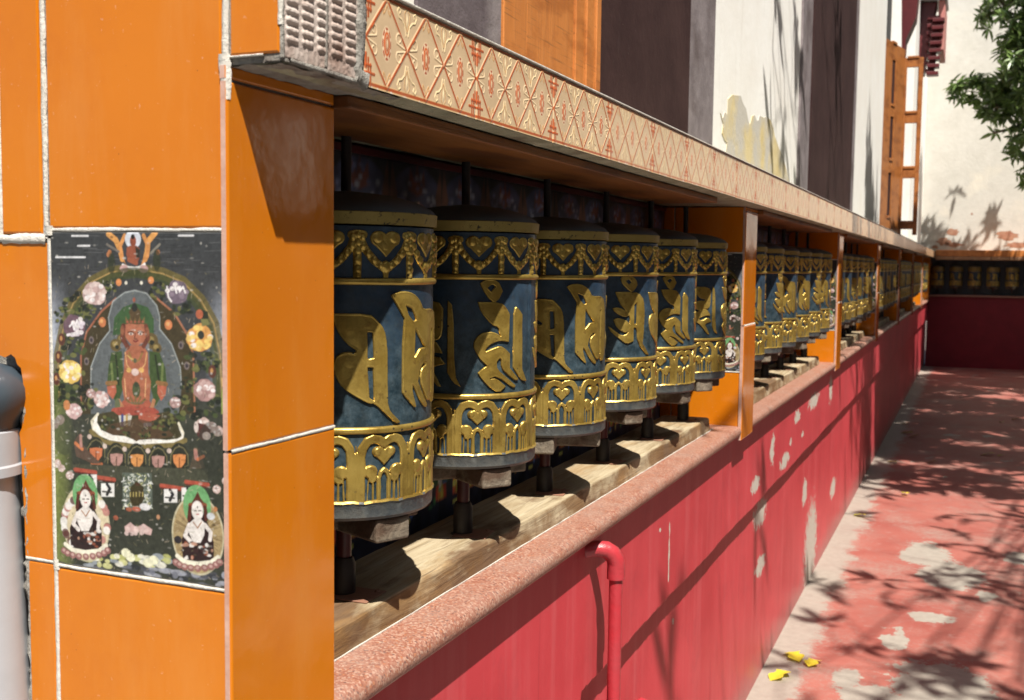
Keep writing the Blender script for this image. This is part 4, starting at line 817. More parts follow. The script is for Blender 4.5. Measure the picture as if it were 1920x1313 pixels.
def end_pillar():
    off = (-1.0, P0, -ZF); r = empty('tiled_pillar', *off, 'orange tiled end pillar in front with painted deity tile and cracked white grout', 'pillar', None)
    bm = bmesh.new(); box(bm, (-1.006, P0+.0045, -ZF-.1), (-1.405, P0+PW-.004, .2795), 0, 0, off); box(bm, (-.915, P0+.0045, .2795), (-1.46, P0+.16, .437), 0, 0, off); box(bm, (-1.38, P0+.0048, -.150), (-1.457, P0+PW-.004, .2794), 0, 0, off)
    box(bm, (-1.40, P0+.06, -ZF), (-1.95, P0+PW-.03, .42), 0, 0, off); link('core', bmm('core', bm, MT['mortar']), r)
    bm = bmesh.new(); T = lambda *a, **k: tilebox(bm, 'y', *a, P0, .012, off=off, **k)
    T(-1.3440, -1.0125, .0460, .437); T(-1.4430, -1.3580, .0375, .437); T(-1.3415, -1.0110, -1.03, -.4965); T(-1.3415, -1.0110, -1.60, -1.035); T(-1.4040, -1.3470, -1.03, -.4910); T(-1.40, -1.347, -1.60, -1.035)
    T(-1.3415, -1.0110, -2.42, -1.605); T(-1.40, -1.347, -2.42, -1.605); T(-.9975, -.9130, .2915, .437)
    pillar_b_face(bm, off); tilebox(bm, 'x', P0-.0035, P0+PW, -.825, -.2850, -.9995, .012, .0035, off); tilebox(bm, 'x', P0-.0035, P0+PW, -1.38, -.829, -1.0005, .012, .0035, off); tilebox(bm, 'x', P0-.0035, P0+PW, -2.42, -1.384, -1.0005, .012, .0035, off)
    br = [(-1.3485,.023),(-1.458,.023),(-1.458,-.158),(-1.443,-.162),(-1.430,-.156),(-1.421,-.162),(-1.417,-.172),(-1.409,-.178),(-1.406,-.195),(-1.4035,-.215),(-1.4045,-.25),(-1.410,-.275),(-1.4155,-.284),(-1.4125,-.31),(-1.4115,-.36),(-1.4085,-.42),(-1.4080,-.4855),(-1.3485,-.4855)]
    vv = [[bm.verts.new(((x-off[0])*S, (P0+d-off[1])*S, (z-off[2])*S)) for x, z in br] for d in (0, .012)]
    bm.faces.new(vv[0]).material_index = 0
    for k in range(len(br)): bm.faces.new((vv[0][k], vv[0][(k+1) % len(br)], vv[1][(k+1) % len(br)], vv[1][k])).material_index = 1
    link('tiles', bmm('tiles', bm, [MT['tile'], MT['terracotta']]), r)
    o = link('painted_tile', THK, r); o.location = ((TX0-off[0])*S, 0.0, (TZ1-off[2])*S)
    bm = bmesh.new(); R_ = lambda p, q, w_, sd, h=.0008: ragged(bm, 'y', p, q, P0, w_, sd, off, h)
    R_((-1.351, .437), (-1.351, .03), .0042, 1); R_((-1.345, .03), (-1.3445, -.49), .0036, 2); R_((-1.344, -.49), (-1.343, -1.2), .0040, 3); R_((-1.005, .437), (-1.007, .26), .0046, 4, .0018); R_((-1.0095, .26), (-1.0095, -1.3), .0020, 5, .0008)
    R_((-1.345, .0440), (-1.010, .0435), .0030, 6); R_((-1.342, -.4925), (-1.010, -.4930), .0030, 7); R_((-1.407, -.4880), (-1.344, -.4885), .0030, 8); R_((-1.455, .0300), (-1.350, .0290), .0080, 9, .0035); R_((-1.441, .0270), (-1.375, .0300), .0060, 10, .0030)
    R_((-1.4480, .437), (-1.4480, .035), .0050, 11); R_((-1.011, .0415), (-1.004, .0405), .010, 12, .004); R_((-1.0075, .295), (-1.0035, .23), .0085, 13, .0042); R_((-.913, .437), (-.912, .33), .0040, 14); R_((-.998, .2905), (-.94, .2905), .0016, 15)
    R_((-1.3445, .05), (-1.3445, .035), .009, 16, .003); R_((-1.344, -.483), (-1.343, -.50), .006, 17, .002)
    ragged(bm, 'x', (P0, -.2828), (P0+PW, -.2828), -1.0, .0030, 18, off, .0012); ragged(bm, 'x', (P0, -.827), (P0+PW, -.827), -1.0, .003, 19, off, .0012)
    link('grout', bmm('grout', bm, MT['grout']), r)
    # broken concrete edge left of the tiles, beside the drain pipe
    bm = bmesh.new(); rs = np.random.RandomState(3); rows = []
    for i in range(220):
        z = -.22-i*.010; wob = rs.uniform(-.008, .008); rows.append([bm.verts.new(((x-off[0])*S, (y-off[1])*S, (z-off[2])*S)) for x, y in ((-1.3985, P0+.001), (-1.405+wob*.3, P0-.002+rs.uniform(0, .003)), (-1.415+wob, P0+.004+rs.uniform(0, .006)), (-1.424+wob, P0+.016+rs.uniform(0, .01)), (-1.42+wob, P0+.05))])
    for a, b in zip(rows, rows[1:]):
        for k in range(4): bm.faces.new((a[k], a[k+1], b[k+1], b[k]))
    link('broken_edge', bmm('broken_edge', bm, MT['mortar']), r)
end_pillar()
def mid_pillar_mesh():
    off = (-1.0, P0, 0)
    bm = bmesh.new(); box(bm, (-1.006, P0+.0045, -.80), (-1.40, P0+PW-.0045, .2795), 0, 0, off); core = bmm('core', bm, MT['grout'])
    bm = bmesh.new(); T = lambda *a, **k: tilebox(bm, 'y', *a, P0, .012, off=off, **k)
    T(-1.3440, -1.0125, .0660, .28); T(-1.40, -1.3500, -.50, .28); T(-1.3415, -1.0145, -.795, -.5080); T(-1.40, -1.347, -.795, -.5080)
    pillar_b_face(bm, off); tilebox(bm, 'x', P0-.0035, P0+PW, -.832, -.2850, -.9940, .018, .0035, off)
    tilebox(bm, 'x', P0-.0035, P0+PW, -.832, -.2850, -.9940, .018, .0035, off) if False else None
    tiles = bmm('tiles', bm, [MT['tile'], MT['terracotta']])
    bm = bmesh.new(); ragged(bm, 'y', (-1.0105, .27), (-1.009, -.78), P0, .0048, 31, off, .002); ragged(bm, 'y', (-1.36, -.790), (-1.004, -.790), P0, .007, 32, off, .006); ragged(bm, 'y', (-1.342, -.505), (-1.012, -.505), P0, .003, 33, off, .0015)
    ragged(bm, 'y', (-1.342, .0635), (-1.012, .0635), P0, .003, 34, off, .0015); ragged(bm, 'x', (P0, -.2828), (P0+PW, -.2828), -.997, .0035, 35, off, .0012); ragged(bm, 'x', (P0, .2585), (P0+PW, .2585), -1.0, .0018, 36, off, .0008)
    return core, tiles, bmm('grout', bm, MT['grout'])
MP = mid_pillar_mesh()
for b in range(1, NB):
    r = empty('tiled_pillar', -1.0, P0+b*BAY, 0, 'orange tiled pillar between the %s and %s wheel bays, painted tile on its side' % (ORD[b-1], ORD[b]), 'pillar', 'orange tiled pillars dividing the wheel bays')
    for nm, me in zip(('core', 'tiles', 'grout'), MP): link(nm, me, r)
    o = link('painted_tile', THK, r); o.location = ((TX0+1.0)*S, 0.0, (TZ1+.0205)*S); o.scale = (1, 1, 1.06)

# ------------------------------------------------------------------ bearing beams
def beam_mesh(ln):
    bm = bmesh.new(); bx0, bx1 = -1.105, -1.315; ys = np.linspace(0, ln, 60); rs = np.random.RandomState(9); rows = []
    prof = [(bx1, -.763), (bx1, -.702), (bx0-.010, -.7015), (bx0-.0035, -.7035), (bx0, -.7095), (bx0+.006, -.763)]
    for y in ys: rows.append([bm.verts.new(((x+1.2)*S+rs.uniform(-.0007, .0007), y*S, (z+.7)*S+rs.uniform(-.0006, .0006))) for x, z in prof])
    for a, b in zip(rows, rows[1:]):
        for k in range(6): bm.faces.new((a[k], a[(k+1) % 6], b[(k+1) % 6], b[k]))
    bm.faces.new(rows[0]); bm.faces.new(rows[-1][::-1]); return bmm('timber', bm, MT['wood'])
BEAM = beam_mesh(3.42)
def plate_mesh():
    bm = bmesh.new(); box(bm, (-.045, -.045, 0), (.045, .045, .004), .002)
    lathe(bm, [(0, .006), (.003, .0055), (.0045, .0026), (.0045, .002)], 10, 0, (.034*S*.9, .03*S)); return bmm('bearing_plate', bm, MT['rust'])
PLATE = plate_mesh()
for b in range(NB):
    y0 = P0+PW+b*BAY+.01; r = empty('bearing_beam', -1.2, y0, -.7, 'weathered grey timber beam carrying the wheel axles in the %s bay' % ORD[b], 'beam', 'timber beams under the prayer wheels')
    link('timber', BEAM, r)
    for k in range(6):
        o = link('bearing_plate', PLATE, r); o.location = (.030*S, (Y1+b*BAY+k*PIT-y0)*S, -.0012); o.rotation_euler.z = RNG.uniform(-.15, .15)

# ------------------------------------------------------------------ ledge
def ledge_tile(cols, rows):
    """colour and height of one border tile, .427 x .155 units, three diamonds"""
    w_, h_ = .427, .155; cv = Canvas(w_, h_, cols, rows, (212,184,148)); cv.H[:] = 0; Or = (176,86,48); Dk = (160,50,18); lt = (234,210,172); q = 1.0
    nz = smooth_noise(rows, cols, max(2, cols//14), 5); cv.c *= (.92+.14*nz)[..., None]
    cw = w_/3
    for k in range(3):
        cx = (k+.5)*cw; cy = h_*.5
        for s_ in (-1, 1):     # scrolls in the diamond corners
            for (a, b_) in ((.30, .10), (.30, -.10)):
                X0, Y0 = cx+s_*cw*a, cy+h_*b_
                pts = [(cx+s_*cw*.44, cy+h_*b_*.15)]+[(X0+s_*.0-.010*s_*math.cos(t)*1.0*(1-t/9), Y0+.010*math.sin(t)*(1-t/9)*(1 if b_ > 0 else -1)) for t in np.linspace(-.8, 4.6, 12)]
                cv.line([(x, y+.0012) for x, y in pts], .0012, (190,140,84), .7); cv.line(pts, .0014, lt, 1, h=.0012)
            for vy in (-1, 1):
                pts = [(cx, cy+vy*h_*.40), (cx+s_*.006, cy+vy*h_*.33), (cx+s_*.011, cy+vy*h_*.30), (cx+s_*.013, cy+vy*h_*.335), (cx+s_*.0095, cy+vy*h_*.35)]
                cv.line(pts, .0011, (206,150,90), 1, h=.0010)
        for rx, ry, c_ in ((.0165,.0285,lt),(.0150,.0265,Dk),(.0118,.0220,lt),(.0104,.0200,(206,92,40)),(.0058,.0150,lt),(.0048,.0135,Or),(.0026,.0075,lt)): cv.ell((cx, cy), rx, ry, c_)
        for a in range(8): t = 2*PI*a/8+.39; cv.ell((cx+.0128*math.cos(t), cy+.0232*math.sin(t)), .0022, .0030, (240,216,180))
        cv.H += np.clip(1-np.hypot((cv.X-cx)/.0165, (cv.Y-cy)/.0285), 0, 1)*.0012
    for k in range(1, 3):      # palmettes between the diamonds
        for vy in (-1, 1):
            cx, cy = k*cw, h_*.5-vy*h_*.5
            g = lambda x, y: (cx+x, cy+vy*y)
            for s_ in (-1, 1):
                cv.line([g(s_*.004,.052), g(s_*.009,.036), g(s_*.019,.028), g(s_*.029,.026), g(s_*.035,.017), g(s_*.030,.010), g(s_*.023,.014), g(s_*.026,.019)], .0015, (238,214,166), 1, h=.0013)
                cv.line([g(0,.045), g(s_*.008,.030), g(s_*.010,.016), g(s_*.004,.010)], .0010, (200,152,96), 1, h=.001)
            cv.ell(g(0, .026), .0022, .010, (238,220,176), 1, h=.0014)
    for k in range(3):
        cx = (k+.5)*cw; dm = [(cx-cw*.492, h_*.5), (cx, h_*.035), (cx+cw*.492, h_*.5), (cx, h_*.965), (cx-cw*.492, h_*.5)]
        cv.line(dm, .0038, (230,200,160), 1, h=.0010); cv.line(dm, .0028, Or, 1)
    for vy in (0, 1):
        y = .0052 if vy == 0 else h_-.0052; cv.line([(0, y), (w_, y)], .0042, (240,206,150)); cv.line([(0, y), (w_, y)], .0030, Or)
        for x0, s_ in ((0, 1), (w_, -1)):
            f = (lambda a, b_: (x0+s_*a, b_ if vy == 0 else h_-b_))
            for L in ([(.010,.004),(.010,.045)], [(.0175,.004),(.0175,.036)], [(0,.022),(.030,.022)], [(0,.034),(.019,.034)], [(.003,.030),(.003,.052)]): cv.line([f(*p) for p in L], .0027, Or, 1, h=.0006)
    # glaze chips and grime specks
    rs = np.random.RandomState(cols)
    for _ in range(14): cv.ell((rs.rand()*w_, rs.choice([.001, h_-.001])), rs.uniform(.001, .006), rs.uniform(.0006, .0018), (240,234,224))
    e = np.minimum(cv.X, cv.w-cv.X); cv.H -= np.clip(1-e/.0022, 0, 1)*.0022; cv.H -= np.clip(1-cv.Y/.004, 0, 1)**2*.004
    return cv
def ledge():
    off = (-.909, P0, .28); r = empty('tiled_ledge', *off, 'long concrete ledge over the wheels faced with cream and orange diamond tiles', 'ledge')
    yE = YW+.02; ya = P0+.2295; tw = .4275
    V, F, CO, o = [], [], [], 0; big = ledge_tile(360, 132); mid_ = ledge_tile(150, 54); sml = ledge_tile(60, 16); k = 0; rs = np.random.RandomState(2)
    while ya+k*tw < yE-tw:
        cv = big if k < 3 else mid_ if k < 12 else sml; y = ya+k*tw; rr, cc = cv.X.shape
        dz = rs.uniform(-.0008, .0008); dx = rs.uniform(-.0006, .0006); X = cv.X/cv.w*(tw-.0035)+.0015; Z = .1565*(1-cv.Y/cv.h)
        V.append(np.stack([((cv.H+dx).ravel())*S, (y-off[1]+X.ravel())*S, (Z.ravel()+dz)*S], 1)); F.append(gridfaces(rr, cc)+o); 
        c = cv.c*(1+rs.uniform(-.05, .05)); CO.append(c.reshape(-1, 3)); o += rr*cc; k += 1
    me = mesh('border_tiles', np.concatenate(V), np.concatenate(F)[:, ::-1], MT['ledge'], smooth=True); set_col(me, np.concatenate(CO)); link('border_tiles', me, r)
    bm = bmesh.new(); prism_y(bm, [(-.9125, .2815), (-.9125, .4355), (-1.5, .4365), (-1.5, .29), (-.96, .2805)], list(np.linspace(P0+.162, YW+1.2, 30)), 0, off); link('slab', bmm('slab', bm, MT['soffit_con']), r)
    bm = bmesh.new(); box(bm, (-.905, P0+.20, .4372), (-.945, YW, .4412), .001, 0, off); link('top_nosing', bmm('top_nosing', bm, MT['grout']), r)
    # mossy lip just behind the tile edge, rough
    bm = bmesh.new(); prism_y(bm, [(-.9135, .2815), (-.9135, .2795), (-.9560, .2755), (-.9570, .2805)], list(np.arange(P0+.008, 12, .03))+[YW+.1], 0, off, .0009); link('lip', bmm('lip', bm, MT['soffit_con']), r)
    # bare ribbed tile on the corner with smeared mortar
    cols, rows = 150, 104; U, Z = np.meshgrid(np.linspace(0, .212, cols), np.linspace(0, .160, rows)); H = np.zeros(U.shape)
    for i in range(5):
        for j in range(11):
            cx, cz = .024+i*.040, .030+j*.0135+(i % 2)*.002; d = segdist(U, Z, (cx-.0115, cz), (cx+.0115, cz))-.0046; H += np.clip(-d/.0022, 0, 1)*.0026
    H += (smooth_noise(rows, cols, 4, 1)-.5)*.0014; H -= np.clip(1-np.minimum(np.minimum(U, .212-U), Z)/.004, 0, 1)*.004*smooth_noise(rows, cols, 3, 4)
    V = np.stack([(H-.0015).ravel()*S, (U.ravel()+.0035)*S, (Z.ravel()+.0035)*S], 1); link('bare_tile', mesh('bare_tile', V, gridfaces(rows, cols)[:, ::-1], MT['ribback'], smooth=True), r)
    bm = bmesh.new(); box(bm, (-.9115, P0+.003, .2815), (-.9400, P0+.23, .437), 0, 0, off)
    ragged(bm, 'x', (P0+.222, .437), (P0+.214, .285), -.909, .0145, 41, off, .0028, 0, .0030); ragged(bm, 'x', (P0+.02, .2835), (P0+.225, .2825), -.909, .0042, 42, off, .0018, 0, .003); ragged(bm, 'x', (P0+.205, .295), (P0+.235, .285), -.909, .014, 43, off, .006, 0, .002); ragged(bm, 'x', (P0+.003, .437), (P0+.004, .285), -.9095, .0034, 44, off, .0012, 0, .003); ragged(bm, 'x', (P0+.118, .437), (P0+.115, .29), -.909, .0022, 45, off, .0030, 0, .003)
    link('mortar_smear', bmm('mortar_smear', bm, MT['mortar']), r)
    # rough underside at the corner over the pillar
    cols, rows = 60, 30; U, Q = np.meshgrid(np.linspace(P0+.002, P0+.36, cols), np.linspace(-.9115, -1.02, rows)); H = .2800-(smooth_noise(rows, cols, 5, 6)*.6+smooth_noise(rows, cols, 2, 7)*.4)*.0045
    V = np.stack([(Q.ravel()-off[0])*S, (U.ravel()-off[1])*S, (H.ravel()-off[2])*S], 1); link('rough_underside', mesh('rough_underside', V, gridfaces(rows, cols), MT['mortar'], smooth=True), r)
ledge()
for b in range(NB):
    y0 = P0+PW+b*BAY; y1 = y0+(2.88 if b == 0 else 2.95)
    bm = bmesh.new(); box(bm, (-.973, .002, .255), (-1.225, y1-y0, .2775), .004, 0, (-1.1, 0, .27), 3)
    me = bmm('soffit_board', bm, MT['soffit']) if b == 0 else me0
    if b == 0: me0 = me
    o = link('soffit_board', me0); o.location = W(-1.1, y0, .27); tag(o, 'varnished reddish board fixed under the ledge above the %s bay of wheels' % ORD[b], 'board', 'boards under the ledge')

# ------------------------------------------------------------------ red drain pipe on the wall, second stub
def red_pipe():
    off = (-.972, 3.19, -ZF); r = empty('drain_pipe', *off, 'thin red painted pipe with an elbow coming out under the granite sill', 'pipe')
    L = lambda x, y, z: Vector(((x-off[0])*S, (y-off[1])*S, (z-off[2])*S))
    bm = bmesh.new(); n = 24; tube(bm, [L(-.972, 3.19, z) for z in np.linspace(-.955, -ZF-.02, n)], .0135, 20); link('tube', bmm('tube', bm, MT['pipered'], True), r)
    bm = bmesh.new(); pts = [L(-1.06, 3.135, -.868), L(-1.02, 3.152, -.856)]+[L(-.972-.035*math.cos(t), 3.19-.020*math.cos(t), -.905+.045*math.sin(t)) for t in [PI/2*(.85-k/6) for k in range(6)]]+[L(-.972, 3.19, -.915), L(-.972, 3.19, -.957)]
    pts = [L(-1.06, 3.14, -.868), L(-1.025, 3.158, -.862), L(-1.000, 3.172, -.866), L(-.984, 3.182, -.879), L(-.974, 3.189, -.898), L(-.972, 3.19, -.92), L(-.972, 3.19, -.940), L(-.972, 3.19, -.957), L(-.972, 3.19, -.9575)]
    tube(bm, pts, [.0155, .0160, .0172, .0180, .0180, .0178, .0182, .0182, .0140], 20); link('elbow', bmm('elbow', bm, MT['pipered'], True), r)
    off2 = (-1.0, 3.70, -1.56); r2 = empty('pipe_stub', *off2, 'short red capped pipe end low on the red wall beside the drain pipe', 'pipe')
    bm = bmesh.new(); tube(bm, [((-.06)*S, 0, -.02*S), (-.02*S, 0, .004*S), (.004*S, 0, 0), (.008*S, 0, -.03*S), (.008*S, 0, -.80*S)], [.017, .018, .019, .0185, .0165], 18); link('elbow', bmm('elbow', bm, MT['pipered'], True), r2)
red_pipe()
def grey_pipe():
    cx, cy = -1.490, P0-.03; off = (cx, cy, -ZF); r = empty('waste_pipe', *off, 'grey plastic waste pipe with a dark coupling at the left of the end pillar', 'pipe')
    L = lambda x, y, z: Vector(((x-off[0])*S, (y-off[1])*S, (z-off[2])*S))
    bm = bmesh.new(); tube(bm, [L(cx+.10*t, cy, -.30-t*2.1) for t in np.linspace(0, 1, 12)], .0450, 36); link('tube', bmm('tube', bm, MT['pipegrey'], True), r)
    bm = bmesh.new(); pr = [(.0, -.168), (.025, -.170), (.042, -.178), (.055, -.192), (.0610, -.210), (.0615, -.226), (.058, -.246), (.051, -.264), (.048, -.277)]
    lathe(bm, [(a, (z-off[2])*S) for a, z in pr], 40); link('coupling', bmm('coupling', bm, MT['pipedark'], True), r)
    bm = bmesh.new(); lathe(bm, [(.048, (-.276-off[2])*S), (.0515, (-.279-off[2])*S), (.0515, (-.332-off[2])*S), (.0535, (-.335-off[2])*S), (.0535, (-.350-off[2])*S), (.0455, (-.353-off[2])*S)], 40); link('collar', bmm('collar', bm, MT['pipegrey'], True), r)
grey_pipe()

# ------------------------------------------------------------------ house above the ledge
XH = -1.5
def hx(px, py, X=XH):
    v = RM.T @ np.array([px-CX, py-CY, FPX]); s_ = X/v[0]; return v[1]*s_, v[2]*s_
def house():
    off = (XH, 8, .43); r = empty('whitewashed_house', *off, 'whitewashed house with dark maroon window surrounds rising behind the tiled ledge', 'house')
    bm = bmesh.new(); box(bm, (XH, P0+.2, .40), (XH-.3, 19.6, 7), 0, 0, off); box(bm, (XH, 19.6, .40), (XH-.3, 20.4, .7), 0, 0, off)
    box(bm, (-1.30, 24.6, .40), (-1.9, 31.5, 7), 0, 0, off); link('wall', bmm('wall', bm, MT['white']), r)
    bm = bmesh.new(); box(bm, (XH-.29, 19.6, .4), (XH-.5, 24.6, 7), 0, 0, off); link('dark_opening', bmm('dark_opening', bm, MT['black']), r)
    Y = lambda px, py=120: hx(px, py)[0]
    def slab(name, ya, yb, x0, mat, bev=.004, flare=0, z1=7):
        bm = bmesh.new(); vs = box(bm, (x0, ya, .43), (XH-.01, yb, z1), bev, 0, off); return link(name, bmm(name, bm, mat), r)
    # first window: surround, frame and boarded shutter
    slab('window_surround', Y(776, 10), Y(934, 60), XH+.012, MT['fadedpurple']); slab('window_surround', Y(1113), Y(1288), XH+.016, MT['purple'])
    slab('surround_border', Y(1288)+.004, Y(1338), XH+.006, MT['greyband'])
    a, b_ = Y(934, 60)+.004, Y(1113)-.004; wn = slab('window', a, b_, XH+.004, MT['orangewood']); L = b_-a
    for n_, p, q, d in (('frame', 0, .205, .020), ('shutter_panel', .222, .715, .012), ('frame', .73, .83, .018), ('frame', .84, .93, .026), ('frame', .94, .995, .034)):
        bm = bmesh.new(); box(bm, (XH+d, a+L*p, .43), (XH-.005, a+L*q, 7), .004, 0, off); link(n_, bmm(n_, bm, MT['orangewood']), wn)
    # second window seen from further along
    slab('surround_border', Y(1497, 200), Y(1515, 200), XH+.020, MT['greyband']); slab('window_surround', Y(1515.5, 200), Y(1596, 200), XH+.030, MT['purple']); slab('surround_border', Y(1596.5, 200), Y(1603, 200), XH+.016, MT['greyband'])
    # exposed yellow plaster with a torn upper edge
    pts = [(1350,212),(1354,222),(1358,210),(1363,216),(1364,186),(1372,178),(1388,180),(1393,196),(1398,204),(1402,226),(1405,234),(1409,218),(1414,216),(1418,226),(1421,226),(1423,217),(1431,221),(1437,219),(1444,226),(1449,240),(1452,256),(1457,270),(1461,282),(1466,290),(1473,316),(1480,345),(1470,380),(1400,350),(1362,330),(1358,300),(1362,268),(1357,262),(1353,250),(1355,232)]
    rs = np.random.RandomState(1); P = [hx(*p) for p in pts]; bm = bmesh.new()
    f = bm.faces.new([bm.verts.new(((XH+.004-off[0])*S, (y-off[1])*S, (z-off[2])*S)) for y, z in P]); e = bmesh.ops.extrude_face_region(bm, geom=[f])
    for v in [g for g in e['geom'] if isinstance(g, bmesh.types.BMVert)]: v.co.x -= .004
    link('exposed_plaster', bmm('exposed_plaster', bm, MT['yellowpl']), r)
house()
def casements():
    y2 = 22.0; zz = lambda py: (505-py)/103.0
    r = empty('open_casement', -1.5, 19.7, .5, 'tall orange window casement folded open with narrow glazed panes beside the far white wall', 'window shutter')
    off = (-1.5, 19.7, .5)
    def leaf(name, p, q, z0, z1, rows, par, th=.05, sf=.22, dark=False):
        d = Vector((q[0]-p[0], q[1]-p[1])); L = d.length; u = d/L; nrm = Vector((u.y, -u.x))
        def bx(bm, a, b, c, e, t0, t1):
            vs = []
            for s_ in (a, b):
                for t in (t0, t1):
                    for z in (c, e): vs.append(bm.verts.new(((p[0]+u.x*s_+nrm.x*t-off[0])*S, (p[1]+u.y*s_+nrm.y*t-off[1])*S, (z-off[2])*S)))
            fs = [bm.faces.new([vs[i] for i in k]) for k in ((0,1,3,2),(4,6,7,5),(0,4,5,1),(2,3,7,6),(0,2,6,4),(1,5,7,3))]
            bmesh.ops.bevel(bm, geom=list({e_ for f in fs for e_ in f.edges}), offset=.006*S, segments=1, affect='EDGES')
        bm = bmesh.new(); sw = L*sf; bx(bm, 0, sw, z0, z1, 0, th); bx(bm, L-sw, L, z0, z1, 0, th)
        for a, b in rows: bx(bm, sw, L-sw, a, b, .004, th-.004); bx(bm, sw, L-sw, b-.02, b+.03, -.012, th+.012)
        o = link(name, bmm(name, bm, MT['casewood']), par)
        if dark:
            bm = bmesh.new(); bx(bm, sw*.5, L-sw*.5, z0+.1, z1-.1, .018, .030); link('panel', bmm('panel', bm, MT['purple']), o)
        return o
    lf = leaf('casement_leaf', (-1.37, y2), (-1.01, y2), zz(441), zz(106), [(zz(124), zz(106)), (zz(229), zz(209)), (zz(333), zz(313)), (zz(430), zz(417))], r)
    bm = bmesh.new(); 
    for z in (zz(125), zz(275)): box(bm, (-1.035, y2-.03, z-.10), (-1.06, y2-.01, z+.03), .003, 0, off)
    link('hinge', bmm('hinge', bm, MT['iron']), lf)
    leaf('casement_leaf', (-1.66, 20.6), (-1.375, y2-.05), zz(441), 4.02, [(3.72, 4.02), (2.72, 2.92), (1.72, 1.95), (.70, .92)], r, .05, .42, True)
    # carved bracket and eave above
    r2 = empty('eave_bracket', -1.3, 26, 4.2, 'carved maroon eave bracket with stepped blocks under a dark box above the casement', 'bracket'); off = (-1.3, 26, 4.2)
    bm = bmesh.new(); box(bm, (-1.3, 26.0, 4.25), (-.98, 26.6, 5.75), .01, 0, off)
    for v in bm.verts:
        if v.co.x > .05 and v.co.z < .3: v.co.x -= .13
    link('back_board', bmm('back_board', bm, MT['maroon']), r2)
    for i in range(8):
        bm = bmesh.new(); z = 4.15+i*.16; x = -1.02+i*.012; box(bm, (x-.10, 25.7, z), (x+.14, 26.0, z+.075), .008, 0, off); box(bm, (x-.14-.01*i, 25.85, z+.08), (x+.06, 26.0, z+.155), .008, 0, off); link('stepped_block', bmm('stepped_block', bm, MT['maroon']), r2)
    bm = bmesh.new(); vs = box(bm, (-.93, 25.9, 4.7), (-.80, 27.6, 5.75), .01, 0, off); link('side_board', bmm('side_board', bm, m_rough('faded_pink_paint', (.42,.15,.13), (.50,.22,.19), 10, .7, .2, .003)), r2)
    r3 = empty('eave_box', -1.0, 25.8, 5.8, 'dark box with a pale lower edge under the eave at the top right', 'box'); off = (-1.0, 25.8, 5.8)
    bm = bmesh.new(); box(bm, (-1.34, 25.7, 5.83), (-.80, 27.2, 6.6), .01, 0, off); link('body', bmm('body', bm, MT['black']), r3)
    bm = bmesh.new(); box(bm, (-1.34, 25.66, 5.78), (-.76, 27.2, 5.828), .003, 0, off); box(bm, (-.795, 25.66, 5.83), (-.76, 27.2, 6.6), .003, 0, off); link('pale_trim', bmm('pale_trim', bm, MT['trimwhite']), r3)
    bm = bmesh.new(); off = (-1.3, 22, 5.6)
    r4 = empty('carved_eave', *off, 'dark red carved eave end above the open casement at the top of the picture', 'eave'); 
    vs = [bm.verts.new(((x-off[0])*S, (y-off[1])*S, (z-off[2])*S)) for y in (22.0, 22.5) for x, z in ((-1.45, 5.3), (-1.40, 3.9), (-1.36, 3.75), (-1.34, 4.2), (-1.18, 4.6), (-1.13, 5.3))]
    bm.faces.new(vs[:6]); bm.faces.new(vs[6:][::-1])
    for k in range(6): bm.faces.new((vs[k], vs[(k+1) % 6], vs[6+(k+1) % 6], vs[6+k]))
    link('carving', bmm('carving', bm, MT['maroon']), r4)
casements()

